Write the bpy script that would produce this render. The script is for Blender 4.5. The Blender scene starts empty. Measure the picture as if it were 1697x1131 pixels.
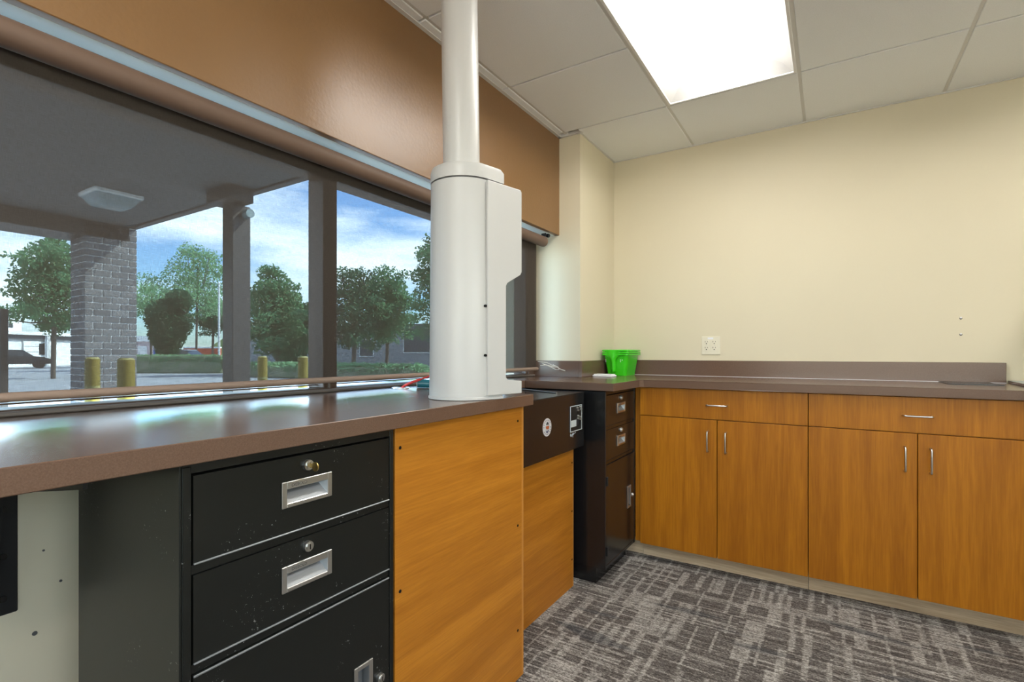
import bpy, bmesh, math, random
import numpy as np
from mathutils import Vector, Matrix

# ------------------------------------------------------------------ camera, sky, sun, exposure
scene = bpy.context.scene
col = scene.collection
CS, CC, CAMZ, FPX = 0.5332, 0.8460, 1.125, 837.0
cam_data = bpy.data.cameras.new('camera')
cam_data.sensor_width = 36.0
cam_data.lens = 36.0 * FPX / 1697.0
cam_data.shift_y = 20.0 / 1697.0
cam_data.clip_start = 0.02
cam_data.clip_end = 400
cam = bpy.data.objects.new('camera', cam_data)
cam.location = (0, 0, CAMZ)
cam.rotation_euler = (math.pi / 2, 0, math.atan2(CS, CC))
col.objects.link(cam)
scene.camera = cam

SUN_DIR = Vector((0.60, 1.0, 1.16)).normalized()      # towards the sun
SUN_STRENGTH = 26.0
SKY_STRENGTH = 0.85
LENS_EMIT = 16.5
EXPOSURE = 0.55

world = bpy.data.worlds.new('world')
scene.world = world
world.use_nodes = True
wn, wl = world.node_tree.nodes, world.node_tree.links
wn.clear()
w_out = wn.new('ShaderNodeOutputWorld')
w_bg = wn.new('ShaderNodeBackground')
w_bg.inputs['Strength'].default_value = SKY_STRENGTH
w_sky = wn.new('ShaderNodeTexSky')
w_sky.sky_type = 'NISHITA'
w_sky.sun_disc = False
w_sky.sun_elevation = math.asin(SUN_DIR.z)
w_sky.sun_rotation = math.atan2(SUN_DIR.x, SUN_DIR.y)
w_sky.air_density = 1.1
w_sky.dust_density = 0.6
w_sky.ozone_density = 2.0
w_tc = wn.new('ShaderNodeTexCoord')
w_map = wn.new('ShaderNodeMapping')
w_map.inputs['Scale'].default_value = (1.6, 1.6, 6.5)
w_map.inputs['Location'].default_value = (0.35, 0.1, 0.2)
w_noise = wn.new('ShaderNodeTexNoise')
w_noise.inputs['Scale'].default_value = 1.7
w_noise.inputs['Detail'].default_value = 6
w_noise.inputs['Roughness'].default_value = 0.55
w_ramp = wn.new('ShaderNodeValToRGB')
w_ramp.color_ramp.elements[0].position = 0.41
w_ramp.color_ramp.elements[0].color = (0, 0, 0, 1)
w_ramp.color_ramp.elements[1].position = 0.64
w_ramp.color_ramp.elements[1].color = (1, 1, 1, 1)
w_mix = wn.new('ShaderNodeMixRGB')
w_mix.inputs['Color2'].default_value = (9.0, 9.4, 10.2, 1)
wl.new(w_tc.outputs['Generated'], w_map.inputs['Vector'])
wl.new(w_map.outputs['Vector'], w_noise.inputs['Vector'])
wl.new(w_noise.outputs['Fac'], w_ramp.inputs['Fac'])
wl.new(w_ramp.outputs['Color'], w_mix.inputs['Fac'])
w_tint = wn.new('ShaderNodeMixRGB')
w_tint.blend_type = 'MULTIPLY'
w_tint.inputs['Fac'].default_value = 1.0
w_tint.inputs['Color2'].default_value = (0.78, 1.0, 1.28, 1)
wl.new(w_sky.outputs['Color'], w_tint.inputs['Color1'])
wl.new(w_tint.outputs['Color'], w_mix.inputs['Color1'])
wl.new(w_mix.outputs['Color'], w_bg.inputs['Color'])
wl.new(w_bg.outputs['Background'], w_out.inputs['Surface'])

sun_data = bpy.data.lights.new('sun', 'SUN')
sun_data.energy = SUN_STRENGTH
sun_data.angle = math.radians(0.6)
sun_data.color = (1.0, 0.95, 0.86)
sun = bpy.data.objects.new('sun', sun_data)
sun.rotation_euler = SUN_DIR.to_track_quat('Z', 'Y').to_euler()
sun.location = (-5, 10, 12)
col.objects.link(sun)

scene.view_settings.view_transform = 'Standard'
scene.view_settings.look = 'None'
scene.view_settings.gamma = 1.0
scene.view_settings.exposure = EXPOSURE
scene.view_settings.use_curve_mapping = False
scene.cycles.max_bounces = 10
scene.cycles.transparent_max_bounces = 24
scene.cycles.sample_clamp_indirect = 6.0

# ------------------------------------------------------------------ helpers
rng = random.Random(7)


def at(u, fwd, v=None):
    """point of the place at a forward distance, seen in direction u (and v)"""
    r = (u - 848.5) / FPX * fwd
    z = 0.0 if v is None else CAMZ + (585.5 - v) * fwd / FPX
    return Vector((r * CC - fwd * CS, fwd * CC + r * CS, z))


class MB:
    """collects shapes in world coordinates; build() links them as one mesh object"""
    def __init__(self):
        self.v, self.f = [], []

    def add(self, verts, faces):
        n = len(self.v)
        self.v += [tuple(p) for p in verts]
        self.f += [tuple(i + n for i in f) for f in faces]
        return self

    def addbm(self, bm):
        bm.verts.index_update()
        self.add([v.co.copy() for v in bm.verts], [[v.index for v in f.verts] for f in bm.faces])
        bm.free()
        return self

    def box(self, x0, x1, y0, y1, z0, z1, bev=0.0, seg=1, rot=None, pivot=None):
        bm = bmesh.new()
        bmesh.ops.create_cube(bm, size=1.0)
        sx, sy, sz = abs(x1 - x0), abs(y1 - y0), abs(z1 - z0)
        c = Vector(((x0 + x1) / 2, (y0 + y1) / 2, (z0 + z1) / 2))
        bmesh.ops.scale(bm, vec=(sx, sy, sz), verts=bm.verts)
        if bev > 0:
            b = min(bev, sx * .45, sy * .45, sz * .45)
            bmesh.ops.bevel(bm, geom=list(bm.edges), offset=b, segments=seg, affect='EDGES', profile=0.5)
        if rot is not None:
            bmesh.ops.rotate(bm, cent=(0, 0, 0), matrix=rot, verts=bm.verts)
        bmesh.ops.translate(bm, vec=c, verts=bm.verts)
        return self.addbm(bm)

    def cyl(self, p0, p1, r0, r1=None, n=24, caps=True):
        r1 = r0 if r1 is None else r1
        p0, p1 = Vector(p0), Vector(p1)
        ax = (p1 - p0).normalized()
        t = Vector((1, 0, 0)) if abs(ax.x) < 0.9 else Vector((0, 1, 0))
        a = ax.cross(t).normalized()
        b = ax.cross(a)
        vs = []
        for p, r in ((p0, r0), (p1, r1)):
            for i in range(n):
                th = 2 * math.pi * i / n
                vs.append(p + a * (r * math.cos(th)) + b * (r * math.sin(th)))
        fs = [(i, (i + 1) % n, n + (i + 1) % n, n + i) for i in range(n)]
        if caps:
            fs += [tuple(range(n - 1, -1, -1)), tuple(range(n, 2 * n))]
        return self.add(vs, fs)

    def tube(self, pts, r, n=8, caps=True):
        pts = [Vector(p) for p in pts]
        vs, fs = [], []
        prev = None
        for i, p in enumerate(pts):
            d = (pts[min(i + 1, len(pts) - 1)] - pts[max(i - 1, 0)]).normalized()
            if prev is None:
                t = Vector((0, 0, 1)) if abs(d.z) < 0.9 else Vector((1, 0, 0))
                a = d.cross(t).normalized()
            else:
                a = (prev - d * prev.dot(d)).normalized()
            prev = a
            b = d.cross(a)
            for k in range(n):
                th = 2 * math.pi * k / n
                vs.append(p + a * (r * math.cos(th)) + b * (r * math.sin(th)))
        for i in range(len(pts) - 1):
            for k in range(n):
                fs.append((i * n + k, i * n + (k + 1) % n, (i + 1) * n + (k + 1) % n, (i + 1) * n + k))
        if caps:
            m = (len(pts) - 1) * n
            fs += [tuple(range(n - 1, -1, -1)), tuple(range(m, m + n))]
        return self.add(vs, fs)

    def prism(self, pts, z0, z1, bev=0.0, seg=1):
        """vertical prism over an XY outline (counter-clockwise)"""
        bm = bmesh.new()
        lo = [bm.verts.new((p[0], p[1], z0)) for p in pts]
        hi = [bm.verts.new((p[0], p[1], z1)) for p in pts]
        n = len(pts)
        bm.faces.new(list(reversed(lo)))
        bm.faces.new(hi)
        for i in range(n):
            bm.faces.new((lo[i], lo[(i + 1) % n], hi[(i + 1) % n], hi[i]))
        if bev > 0:
            bmesh.ops.bevel(bm, geom=list(bm.edges), offset=bev, segments=seg, affect='EDGES', profile=0.5)
        return self.addbm(bm)

    def plate(self, pts2, origin, ax, up, nrm, thick, bev=0.0, seg=1):
        """polygon (a along ax, b along up) extruded along nrm"""
        bm = bmesh.new()
        o, ax, up, nrm = Vector(origin), Vector(ax), Vector(up), Vector(nrm)
        lo = [bm.verts.new(o + ax * p[0] + up * p[1]) for p in pts2]
        hi = [bm.verts.new(o + ax * p[0] + up * p[1] + nrm * thick) for p in pts2]
        n = len(pts2)
        bm.faces.new(list(reversed(lo)))
        bm.faces.new(hi)
        for i in range(n):
            bm.faces.new((lo[i], lo[(i + 1) % n], hi[(i + 1) % n], hi[i]))
        bmesh.ops.recalc_face_normals(bm, faces=bm.faces)
        if bev > 0:
            bmesh.ops.bevel(bm, geom=list(bm.edges), offset=bev, segments=seg, affect='EDGES', profile=0.5)
        return self.addbm(bm)

    def mesh(self, name, off=(0, 0, 0), smooth=None):
        me = bpy.data.meshes.new(name)
        o = Vector(off)
        me.from_pydata([tuple(Vector(p) - o) for p in self.v], [], self.f)
        me.update()
        if smooth:
            me.polygons.foreach_set('use_smooth', [True] * len(me.polygons))
            me.set_sharp_from_angle(angle=math.radians(smooth))
        return me

    def build(self, name, m, parent=None, off=None, smooth=None, label=None, kind=None):
        if off is None:
            off = root_loc(parent) if parent is not None else (0, 0, 0)
        me = self.mesh(name, off, smooth)
        o = bpy.data.objects.new(name, me)
        col.objects.link(o)
        me.materials.append(m)
        if parent is not None:
            o.parent = parent
        else:
            o.location = off
        if label:
            o['label'] = label
        if kind:
            o['kind'] = kind
        return o


def root_loc(o):
    while o.parent is not None:
        o = o.parent
    return Vector(o.location)


def thing(name, label, cat, loc=(0, 0, 0), group=None, kind=None):
    o = bpy.data.objects.new(name, None)
    o.empty_display_size = 0.05
    o.location = loc
    col.objects.link(o)
    tag(o, label, cat, group, kind)
    return o


def tag(o, label=None, cat=None, group=None, kind=None):
    if label:
        o['label'] = label
    if cat:
        o['category'] = cat
    if group:
        o['group'] = group
    if kind:
        o['kind'] = kind
    return o


def inst(name, me, loc, parent):
    o = bpy.data.objects.new(name, me)
    o.location = Vector(loc) - (root_loc(parent) if parent else Vector((0, 0, 0)))
    o.parent = parent
    col.objects.link(o)
    return o


# ------------------------------------------------------------------ materials
def mat(name, color=(0.5, 0.5, 0.5), rough=0.5, spec=0.5, metal=0.0, emit=None, estr=0.0):
    m = bpy.data.materials.new(name)
    m.use_nodes = True
    p = m.node_tree.nodes['Principled BSDF']
    p.inputs['Base Color'].default_value = (*color, 1)
    p.inputs['Roughness'].default_value = rough
    p.inputs['Specular IOR Level'].default_value = spec
    p.inputs['Metallic'].default_value = metal
    if emit:
        p.inputs['Emission Color'].default_value = (*emit, 1)
        p.inputs['Emission Strength'].default_value = estr
    return m


def N(m, t):
    return m.node_tree.nodes.new(t)


def L(m, a, b):
    m.node_tree.links.new(a, b)


def coords(m, scale=(1, 1, 1), rnd=False, rot=(0, 0, 0)):
    tc = N(m, 'ShaderNodeTexCoord')
    mp = N(m, 'ShaderNodeMapping')
    mp.inputs['Scale'].default_value = scale
    mp.inputs['Rotation'].default_value = rot
    L(m, tc.outputs['Object'], mp.inputs['Vector'])
    if rnd:
        oi = N(m, 'ShaderNodeObjectInfo')
        mu = N(m, 'ShaderNodeMath')
        mu.operation = 'MULTIPLY'
        mu.inputs[1].default_value = 37.0
        L(m, oi.outputs['Random'], mu.inputs[0])
        L(m, mu.outputs[0], mp.inputs['Location'])
    return mp.outputs['Vector']


def noise(m, vec, scale=5, detail=4, rough=0.5, dist=0.0):
    n = N(m, 'ShaderNodeTexNoise')
    n.inputs['Scale'].default_value = scale
    n.inputs['Detail'].default_value = detail
    n.inputs['Roughness'].default_value = rough
    n.inputs['Distortion'].default_value = dist
    L(m, vec, n.inputs['Vector'])
    return n.outputs['Fac']


def ramp(m, fac, stops):
    r = N(m, 'ShaderNodeValToRGB')
    e = r.color_ramp.elements
    while len(e) < len(stops):
        e.new(0.5)
    for i, (pos, c) in enumerate(stops):
        e[i].position = pos
        e[i].color = (*c, 1) if len(c) == 3 else c
    L(m, fac, r.inputs['Fac'])
    return r.outputs['Color']


def math2(m, op, a, b, clamp=False):
    n = N(m, 'ShaderNodeMath')
    n.operation = op
    n.use_clamp = clamp
    for i, x in enumerate((a, b)):
        if isinstance(x, (int, float)):
            n.inputs[i].default_value = x
        else:
            L(m, x, n.inputs[i])
    return n.outputs[0]


def mixc(m, fac, a, b, mode='MIX'):
    n = N(m, 'ShaderNodeMixRGB')
    n.blend_type = mode
    for k, x in zip(('Fac', 'Color1', 'Color2'), (fac, a, b)):
        if isinstance(x, (int, float)):
            n.inputs[k].default_value = x
        elif isinstance(x, tuple):
            n.inputs[k].default_value = (*x, 1)
        else:
            L(m, x, n.inputs[k])
    return n.outputs['Color']


def bump(m, h, strength=0.1, dist=0.002):
    b = N(m, 'ShaderNodeBump')
    b.inputs['Strength'].default_value = strength
    b.inputs['Distance'].default_value = dist
    L(m, h, b.inputs['Height'])
    L(m, b.outputs['Normal'], P(m).inputs['Normal'])


def P(m):
    return m.node_tree.nodes['Principled BSDF']


def setcol(m, c):
    L(m, c, P(m).inputs['Base Color'])


def painted(name, color, rough=0.5, spec=0.5, bscale=220, bstr=0.12, var=0.06):
    m = mat(name, color, rough, spec)
    v = coords(m)
    n = noise(m, v, 1.3, 3)
    a = tuple(c * (1 - var) for c in color)
    b = tuple(min(1, c * (1 + var)) for c in color)
    setcol(m, ramp(m, n, [(0.3, a), (0.7, b)]))
    bump(m, noise(m, v, bscale, 3), bstr, 0.001)
    return m


def wood(name, axis, dark, light, rough=0.42):
    """laminate with grain running along axis (0 x, 1 y, 2 z)"""
    m = mat(name, light, rough, 0.28)
    sc = [7.0, 7.0, 7.0]
    sc[axis] = 0.45
    v = coords(m, tuple(sc), rnd=True)
    n1 = noise(m, v, 2.2, 4, 0.55, 0.9)
    sc2 = [60.0, 60.0, 60.0]
    sc2[axis] = 2.5
    n2 = noise(m, coords(m, tuple(sc2), rnd=True), 3.0, 3, 0.6)
    f = math2(m, 'ADD', math2(m, 'MULTIPLY', n1, 0.60), math2(m, 'MULTIPLY', n2, 0.40))
    setcol(m, ramp(m, f, [(0.36, dark), (0.51, tuple((a + b) / 2 for a, b in zip(dark, light))), (0.64, light)]))
    return m


M = {}
M['cream'] = painted('cream_wall_paint', (0.700, 0.642, 0.482), 0.55, 0.35, 160, 0.10, 0.02)
M['brown_paint'] = painted('brown_semigloss_paint', (0.230, 0.118, 0.040), 0.36, 0.85, 85, 0.55, 0.06)
M['soffit'] = painted('daylit_soffit_tint', (0.70, 0.74, 0.71), 0.6, 0.3, 160, 0.08)  # bluish white, daylight spill over the roller put into the colour
M['tile'] = mat('ceiling_tile', (0.86, 0.85, 0.82), 0.9, 0.1)
_v = coords(M['tile'])
bump(M['tile'], noise(M['tile'], _v, 320, 4, 0.7), 0.35, 0.002)
setcol(M['tile'], ramp(M['tile'], noise(M['tile'], _v, 260, 3), [(0.3, (0.87, 0.89, 0.905)), (0.6, (0.92, 0.94, 0.955))]))
M['grid'] = mat('ceiling_grid_white', (0.72, 0.715, 0.70), 0.4)
M['white_metal'] = mat('white_painted_metal', (0.86, 0.86, 0.85), 0.45)
M['lens'] = mat('glowing_light_lens', (0.9, 0.9, 0.9), 0.5, emit=(1.0, 0.97, 0.915), estr=LENS_EMIT)
M['reflector'] = mat('white_reflector', (0.90, 0.90, 0.90), 0.55, 0.3)

# speckled brown laminate
m = M['laminate'] = mat('brown_speckled_laminate', (0.15, 0.105, 0.082), 0.20, 0.38)
_v = coords(m)
setcol(m, ramp(m, noise(m, _v, 420, 3, 0.7), [(0.32, (0.118, 0.068, 0.046)), (0.5, (0.134, 0.080, 0.055)), (0.68, (0.155, 0.094, 0.066))]))
L(m, ramp(m, noise(m, _v, 600, 2), [(0.3, (0.185,) * 3), (0.7, (0.215,) * 3)]), P(m).inputs['Roughness'])

M['wood_v'] = wood('honey_laminate_upright_grain', 2, (0.30, 0.100, 0.003), (0.46, 0.172, 0.006))
M['wood_h'] = wood('honey_laminate_level_grain', 1, (0.36, 0.126, 0.010), (0.53, 0.207, 0.020))
M['wood_edge'] = mat('honey_edge_band', (0.52, 0.22, 0.04), 0.45)
M['pine'] = wood('raw_pine', 0, (0.36, 0.27, 0.17), (0.62, 0.50, 0.34), 0.75)

m = M['black'] = mat('worn_black_enamel', (0.008, 0.009, 0.008), 0.32, 0.38)
_v = coords(m, rnd=True)
f1 = noise(m, _v, 150, 4, 0.75)
f2 = noise(m, _v, 6, 3, 0.6)
chips = math2(m, 'MULTIPLY', math2(m, 'GREATER_THAN', f1, 0.655), math2(m, 'GREATER_THAN', f2, 0.56))
setcol(m, mixc(m, chips, (0.008, 0.009, 0.008), (0.33, 0.34, 0.33)))
bump(m, noise(m, _v, 300, 2), 0.05, 0.0008)
M['black_gloss'] = mat('black_gloss_enamel', (0.010, 0.010, 0.011), 0.22, 0.55)
M['black_matte'] = mat('black_matte_metal', (0.010, 0.010, 0.010), 0.55, 0.3)
M['black_edge'] = mat('worn_steel_edge', (0.30, 0.32, 0.34), 0.35, 0.5, 0.6)
M['chrome'] = mat('brushed_steel', (0.62, 0.62, 0.61), 0.28, 0.5, 1.0)
M['chrome_rough'] = mat('cast_steel', (0.40, 0.42, 0.44), 0.50, 0.5, 0.9)
_v = coords(M['chrome_rough'])
bump(M['chrome_rough'], noise(M['chrome_rough'], _v, 700, 3), 0.35, 0.001)
M['brass'] = mat('brass', (0.60, 0.42, 0.14), 0.3, 0.5, 1.0)
M['dark_hole'] = mat('dark_recess', (0.01, 0.01, 0.01), 0.8, 0.1)
M['engrave'] = mat('engraved_grey', (0.10, 0.10, 0.10), 0.6)

m = M['terminal'] = mat('white_enamel_terminal', (0.545, 0.54, 0.525), 0.34, 0.5)
bump(m, noise(m, coords(m), 260, 2), 0.06, 0.001)
M['frame'] = mat('bronze_window_frame', (0.125, 0.078, 0.055), 0.42, 0.5)
M['frame_strip'] = mat('bronze_frame_bead', (0.20, 0.165, 0.14), 0.4, 0.5)

# glass: clear pane, mostly see-through, a little mirror
m = M['glass'] = bpy.data.materials.new('window_glass')
m.use_nodes = True
nt = m.node_tree
nt.nodes.clear()
o_ = nt.nodes.new('ShaderNodeOutputMaterial')
tr = nt.nodes.new('ShaderNodeBsdfTransparent')
tr.inputs['Color'].default_value = (0.74, 0.91, 0.94, 1)
gl = nt.nodes.new('ShaderNodeBsdfGlossy')
gl.inputs['Roughness'].default_value = 0.02
fr = nt.nodes.new('ShaderNodeFresnel')
fr.inputs['IOR'].default_value = 1.45
mx = nt.nodes.new('ShaderNodeMixShader')
nt.links.new(fr.outputs[0], mx.inputs[0])
nt.links.new(tr.outputs[0], mx.inputs[1])
nt.links.new(gl.outputs[0], mx.inputs[2])
nt.links.new(mx.outputs[0], o_.inputs[0])

# glass of the two added windows, tinted to warm their daylight
m = M['glass_warming'] = M['glass'].copy()
m.name = 'added_window_glass'
for n_ in m.node_tree.nodes:
    if n_.type == 'BSDF_TRANSPARENT':
        n_.inputs['Color'].default_value = (0.92, 0.83, 0.66, 1)

# solar mesh of the blind
OPEN = 0.112
m = M['mesh'] = bpy.data.materials.new('brown_solar_mesh_fabric')
m.use_nodes = True
p_ = P(m)
p_.inputs['Roughness'].default_value = 0.8
p_.inputs['Specular IOR Level'].default_value = 0.2
nh = noise(m, coords(m, (1, 55, 2600)), 1.0, 1, 0.5)
nv = noise(m, coords(m, (1, 2600, 55)), 1.0, 1, 0.5)
weave = math2(m, 'ADD', nh, nv)
setcol(m, ramp(m, math2(m, 'MULTIPLY', weave, 0.5), [(0.35, (0.036, 0.029, 0.023)), (0.65, (0.064, 0.051, 0.042))]))
of = math2(m, 'MULTIPLY', math2(m, 'POWER', weave, 1.2), OPEN, True)
tr = N(m, 'ShaderNodeBsdfTransparent')
mx = N(m, 'ShaderNodeMixShader')
L(m, of, mx.inputs[0])
L(m, p_.outputs[0], mx.inputs[1])
L(m, tr.outputs[0], mx.inputs[2])
L(m, mx.outputs[0], m.node_tree.nodes['Material Output'].inputs[0])
M['fabric_roll'] = mat('brown_rolled_fabric', (0.155, 0.100, 0.072), 0.55, 0.35)
M['fabric_bar'] = mat('brown_fabric_hem_bar', (0.27, 0.195, 0.150), 0.5, 0.35)

# carpet
m = M['carpet'] = mat('plaid_loop_carpet', (0.15, 0.14, 0.13), 0.95, 0.05)
tcx = N(m, 'ShaderNodeTexCoord')
sep = N(m, 'ShaderNodeSeparateXYZ')
L(m, tcx.outputs['Object'], sep.inputs[0])
gx, gy = sep.outputs['X'], sep.outputs['Y']


def vec2(a, b):
    c = N(m, 'ShaderNodeCombineXYZ')
    L(m, a, c.inputs['X'])
    L(m, b, c.inputs['Y'])
    return c.outputs[0]


fy = math2(m, 'MULTIPLY', math2(m, 'FLOOR', math2(m, 'MULTIPLY', gy, 6.0), 0), 3.7)
fx = math2(m, 'MULTIPLY', math2(m, 'FLOOR', math2(m, 'MULTIPLY', gx, 3.1), 0), 5.3)
streak = noise(m, coords(m, (8, 105, 1)), 1.0, 2, 0.6)
bandx = noise(m, vec2(math2(m, 'MULTIPLY', gx, 13.0), math2(m, 'MULTIPLY', fy, 0.18)), 1.0, 1, 0.3)
bandy = noise(m, vec2(fx, math2(m, 'MULTIPLY', gy, 21.0)), 1.0, 1, 0.3)
vor = N(m, 'ShaderNodeTexVoronoi')
vor.inputs['Scale'].default_value = 1.0
L(m, coords(m, (185, 340, 1)), vor.inputs['Vector'])
sepc = N(m, 'ShaderNodeSeparateColor')
L(m, vor.outputs['Color'], sepc.inputs[0])
speck = sepc.outputs[0]
bx = ramp(m, bandx, [(0.44, (0,) * 3), (0.47, (1,) * 3), (0.525, (1,) * 3), (0.555, (0,) * 3)])
by = ramp(m, bandy, [(0.45, (0,) * 3), (0.48, (1,) * 3), (0.52, (1,) * 3), (0.55, (0,) * 3)])
pl = math2(m, 'MAXIMUM', bx, math2(m, 'MULTIPLY', by, 0.85))
val = math2(m, 'ADD', math2(m, 'MULTIPLY', streak, 0.60), math2(m, 'MULTIPLY', pl, 0.19))
val = math2(m, 'ADD', val, math2(m, 'MULTIPLY', speck, 0.27))
cc = ramp(m, val, [(0.32, (0.060, 0.054, 0.051)), (0.47, (0.125, 0.114, 0.106)), (0.60, (0.235, 0.225, 0.208)), (0.80, (0.50, 0.485, 0.455))])
blu = ramp(m, noise(m, coords(m, (1.4, 9, 1)), 1.1, 1), [(0.64, (0,) * 3), (0.69, (1,) * 3)])
setcol(m, mixc(m, math2(m, 'MULTIPLY', blu, 0.5), cc, (0.035, 0.042, 0.052)))
bump(m, speck, 0.5, 0.004)

M['green'] = mat('glossy_green_plastic', (0.045, 0.60, 0.010), 0.28, 0.5)
M['white_plastic'] = mat('white_plastic', (0.84, 0.85, 0.88), 0.35)
M['outlet'] = mat('ivory_outlet_plastic', (0.76, 0.72, 0.58), 0.35)
M['red_cable'] = mat('red_cable_jacket', (0.65, 0.055, 0.05), 0.4)
M['teal'] = mat('teal_plastic', (0.02, 0.16, 0.21), 0.3)
M['cord'] = mat('white_cord', (0.72, 0.70, 0.64), 0.7)
M['pad'] = mat('black_glossy_pad', (0.010, 0.014, 0.018), 0.18, 0.6)
M['sticker_grey'] = mat('pale_sticker', (0.62, 0.60, 0.62), 0.4)
M['sticker_dark'] = mat('dark_sticker_print', (0.02, 0.025, 0.035), 0.4)
M['sticker_orange'] = mat('orange_sticker_print', (0.42, 0.10, 0.03), 0.4)
M['sticker_blue'] = mat('blue_sticker_print', (0.03, 0.04, 0.12), 0.4)
M['label_pale'] = mat('pale_label', (0.52, 0.58, 0.60), 0.35)

# outdoors
m = M['asphalt'] = mat('asphalt', (0.20, 0.205, 0.215), 0.9, 0.2)
setcol(m, ramp(m, noise(m, coords(m), 0.7, 6, 0.7), [(0.3, (0.22, 0.24, 0.265)), (0.7, (0.33, 0.35, 0.375))]))
m = M['brick'] = mat('grey_brick', (0.17, 0.16, 0.165), 0.9, 0.2)
oi = N(m, 'ShaderNodeObjectInfo')
setcol(m, ramp(m, oi.outputs['Random'], [(0.0, (0.15, 0.148, 0.158)), (1.0, (0.25, 0.245, 0.255))]))
M['mortar'] = mat('pale_mortar', (0.60, 0.60, 0.60), 0.95, 0.1)
M['canopy'] = mat('brown_canopy_stucco', (0.135, 0.145, 0.15), 0.85, 0.2)
M['post'] = mat('dark_bronze_post', (0.050, 0.044, 0.042), 0.5)
M['bollard'] = mat('yellow_bollard_sleeve', (0.21, 0.155, 0.012), 0.55)
M['bollard_band'] = mat('grey_bollard_cap', (0.30, 0.27, 0.10), 0.6)


def leafmat(name, a, b):
    m = mat(name, a, 0.6, 0.3)
    c = ramp(m, noise(m, coords(m), 1.6, 4, 0.7), [(0.3, a), (0.7, b)])
    setcol(m, c)
    t = N(m, 'ShaderNodeBsdfTranslucent')
    L(m, c, t.inputs['Color'])
    x = N(m, 'ShaderNodeMixShader')
    x.inputs[0].default_value = 0.45
    L(m, P(m).outputs[0], x.inputs[1])
    L(m, t.outputs[0], x.inputs[2])
    L(m, x.outputs[0], m.node_tree.nodes['Material Output'].inputs[0])
    return m


M['leaf'] = leafmat('mid_green_leaves', (0.065, 0.18, 0.09), (0.17, 0.34, 0.16))
M['leaf_dark'] = leafmat('dark_green_leaves', (0.035, 0.10, 0.055), (0.085, 0.19, 0.095))
M['leaf_pale'] = leafmat('pale_green_leaves', (0.16, 0.34, 0.17), (0.30, 0.50, 0.28))
M['bark'] = mat('bark', (0.09, 0.075, 0.06), 0.9)
M['hedge_core'] = leafmat('hedge_core', (0.14, 0.26, 0.13), (0.46, 0.46, 0.34))
M['white_wall'] = mat('white_stucco', (0.82, 0.83, 0.82), 0.85)
M['grey_wall'] = mat('pale_grey_stucco', (0.30, 0.32, 0.34), 0.85)
M['roof_dark'] = mat('dark_fascia', (0.09, 0.10, 0.11), 0.7)
M['grass'] = leafmat('grass', (0.10, 0.17, 0.05), (0.17, 0.24, 0.09))
M['car_black'] = mat('black_car_paint', (0.012, 0.014, 0.018), 0.2, 0.6)
M['car_silver'] = mat('silver_car_paint', (0.35, 0.37, 0.40), 0.25, 0.6, 0.4)
M['car_glass'] = mat('car_glass', (0.02, 0.03, 0.04), 0.08, 0.6)
M['rubber'] = mat('rubber', (0.012, 0.012, 0.012), 0.8)
M['orange'] = mat('orange_red_barrier', (0.60, 0.10, 0.045), 0.7)
M['blue_tarp'] = mat('blue_drum', (0.05, 0.12, 0.38), 0.6)
M['pink_wall'] = mat('pale_pink_panel', (0.55, 0.45, 0.47), 0.8)
M['canopy_lamp'] = mat('pale_lamp_lens', (0.28, 0.36, 0.38), 0.35)

# ------------------------------------------------------------------ the room shell
CEIL = 2.44
XH, XPIL, YPIL, YB = -1.403, -1.264, 2.77, 3.326
XR, YR = 3.10, -3.55
SOFF, CTOP, CTHK = 1.845, 0.98, 0.038


def struct(name, mb, m, parent=None, smooth=None):
    o = mb.build(name, m, parent, smooth=smooth)
    if parent is None:
        o['kind'] = 'structure'
    return o


struct('floor', MB().box(-1.60, XR, YR, YB, -0.12, 0.0), M['carpet'])
struct('wall_back', MB().box(XPIL, XR + .15, YB, YB + .15, -.12, 2.70), M['cream'])
struct('wall_pilaster', MB().box(-1.80, XPIL, YPIL, YB + .15, -.12, 2.70), M['cream'])
hd = struct('wall_window_header', MB().box(-1.75, XH, YR, YPIL, SOFF, 2.70, 0.002), M['brown_paint'])
MB().box(-1.60, XH - .026, YR, YPIL, SOFF - .0006, SOFF + .001).build('soffit', M['soffit'], hd)
struct('wall_below_window', MB().box(-1.75, -1.50, YR, YPIL, -.12, CTOP - CTHK), M['cream'])
VY0, VY1, VZ0, VZ1 = -2.9, 1.2, 1.15, 2.36            # unseen window added in the right wall, its sun brightens the ceiling
rv = MB().box(XR, XR + .15, YR, VY0, -.12, 2.70)
rv.box(XR, XR + .15, VY1, YB, -.12, 2.70)
rv.box(XR, XR + .15, VY0, VY1, -.12, VZ0)
rv.box(XR, XR + .15, VY0, VY1, VZ1, 2.70)
struct('wall_right', rv, M['cream'])
M['bounce_floor'] = mat('pale_bounce_floor', (0.62, 0.60, 0.56), 0.5)
struct('floor_bounce', MB().box(1.75, XR, YR, 2.2, 0, .004), M['bounce_floor'])  # pale floor added out of view, bounces sun up to the ceiling
WX0, WX1, WZ0, WZ1 = -1.0, 2.8, .90, 2.36            # unseen window added in the rear wall to lift the ceiling
rw = MB().box(-1.75, WX0, YR - .15, YR, -.12, 2.70)
rw.box(WX1, XR + .15, YR - .15, YR, -.12, 2.70)
rw.box(WX0, WX1, YR - .15, YR, -.12, WZ0)
rw.box(WX0, WX1, YR - .15, YR, WZ1, 2.70)
struct('wall_rear', rw, M['cream'])
struct('wall_partition', MB().box(0.955, 1.075, 2.45, YB, 0.0, 1.64, .003), M['cream'])
struct('baseboard_right', MB().box(XR - .012, XR, YR, YB, .0045, .10, .002), M['laminate'])

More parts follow.
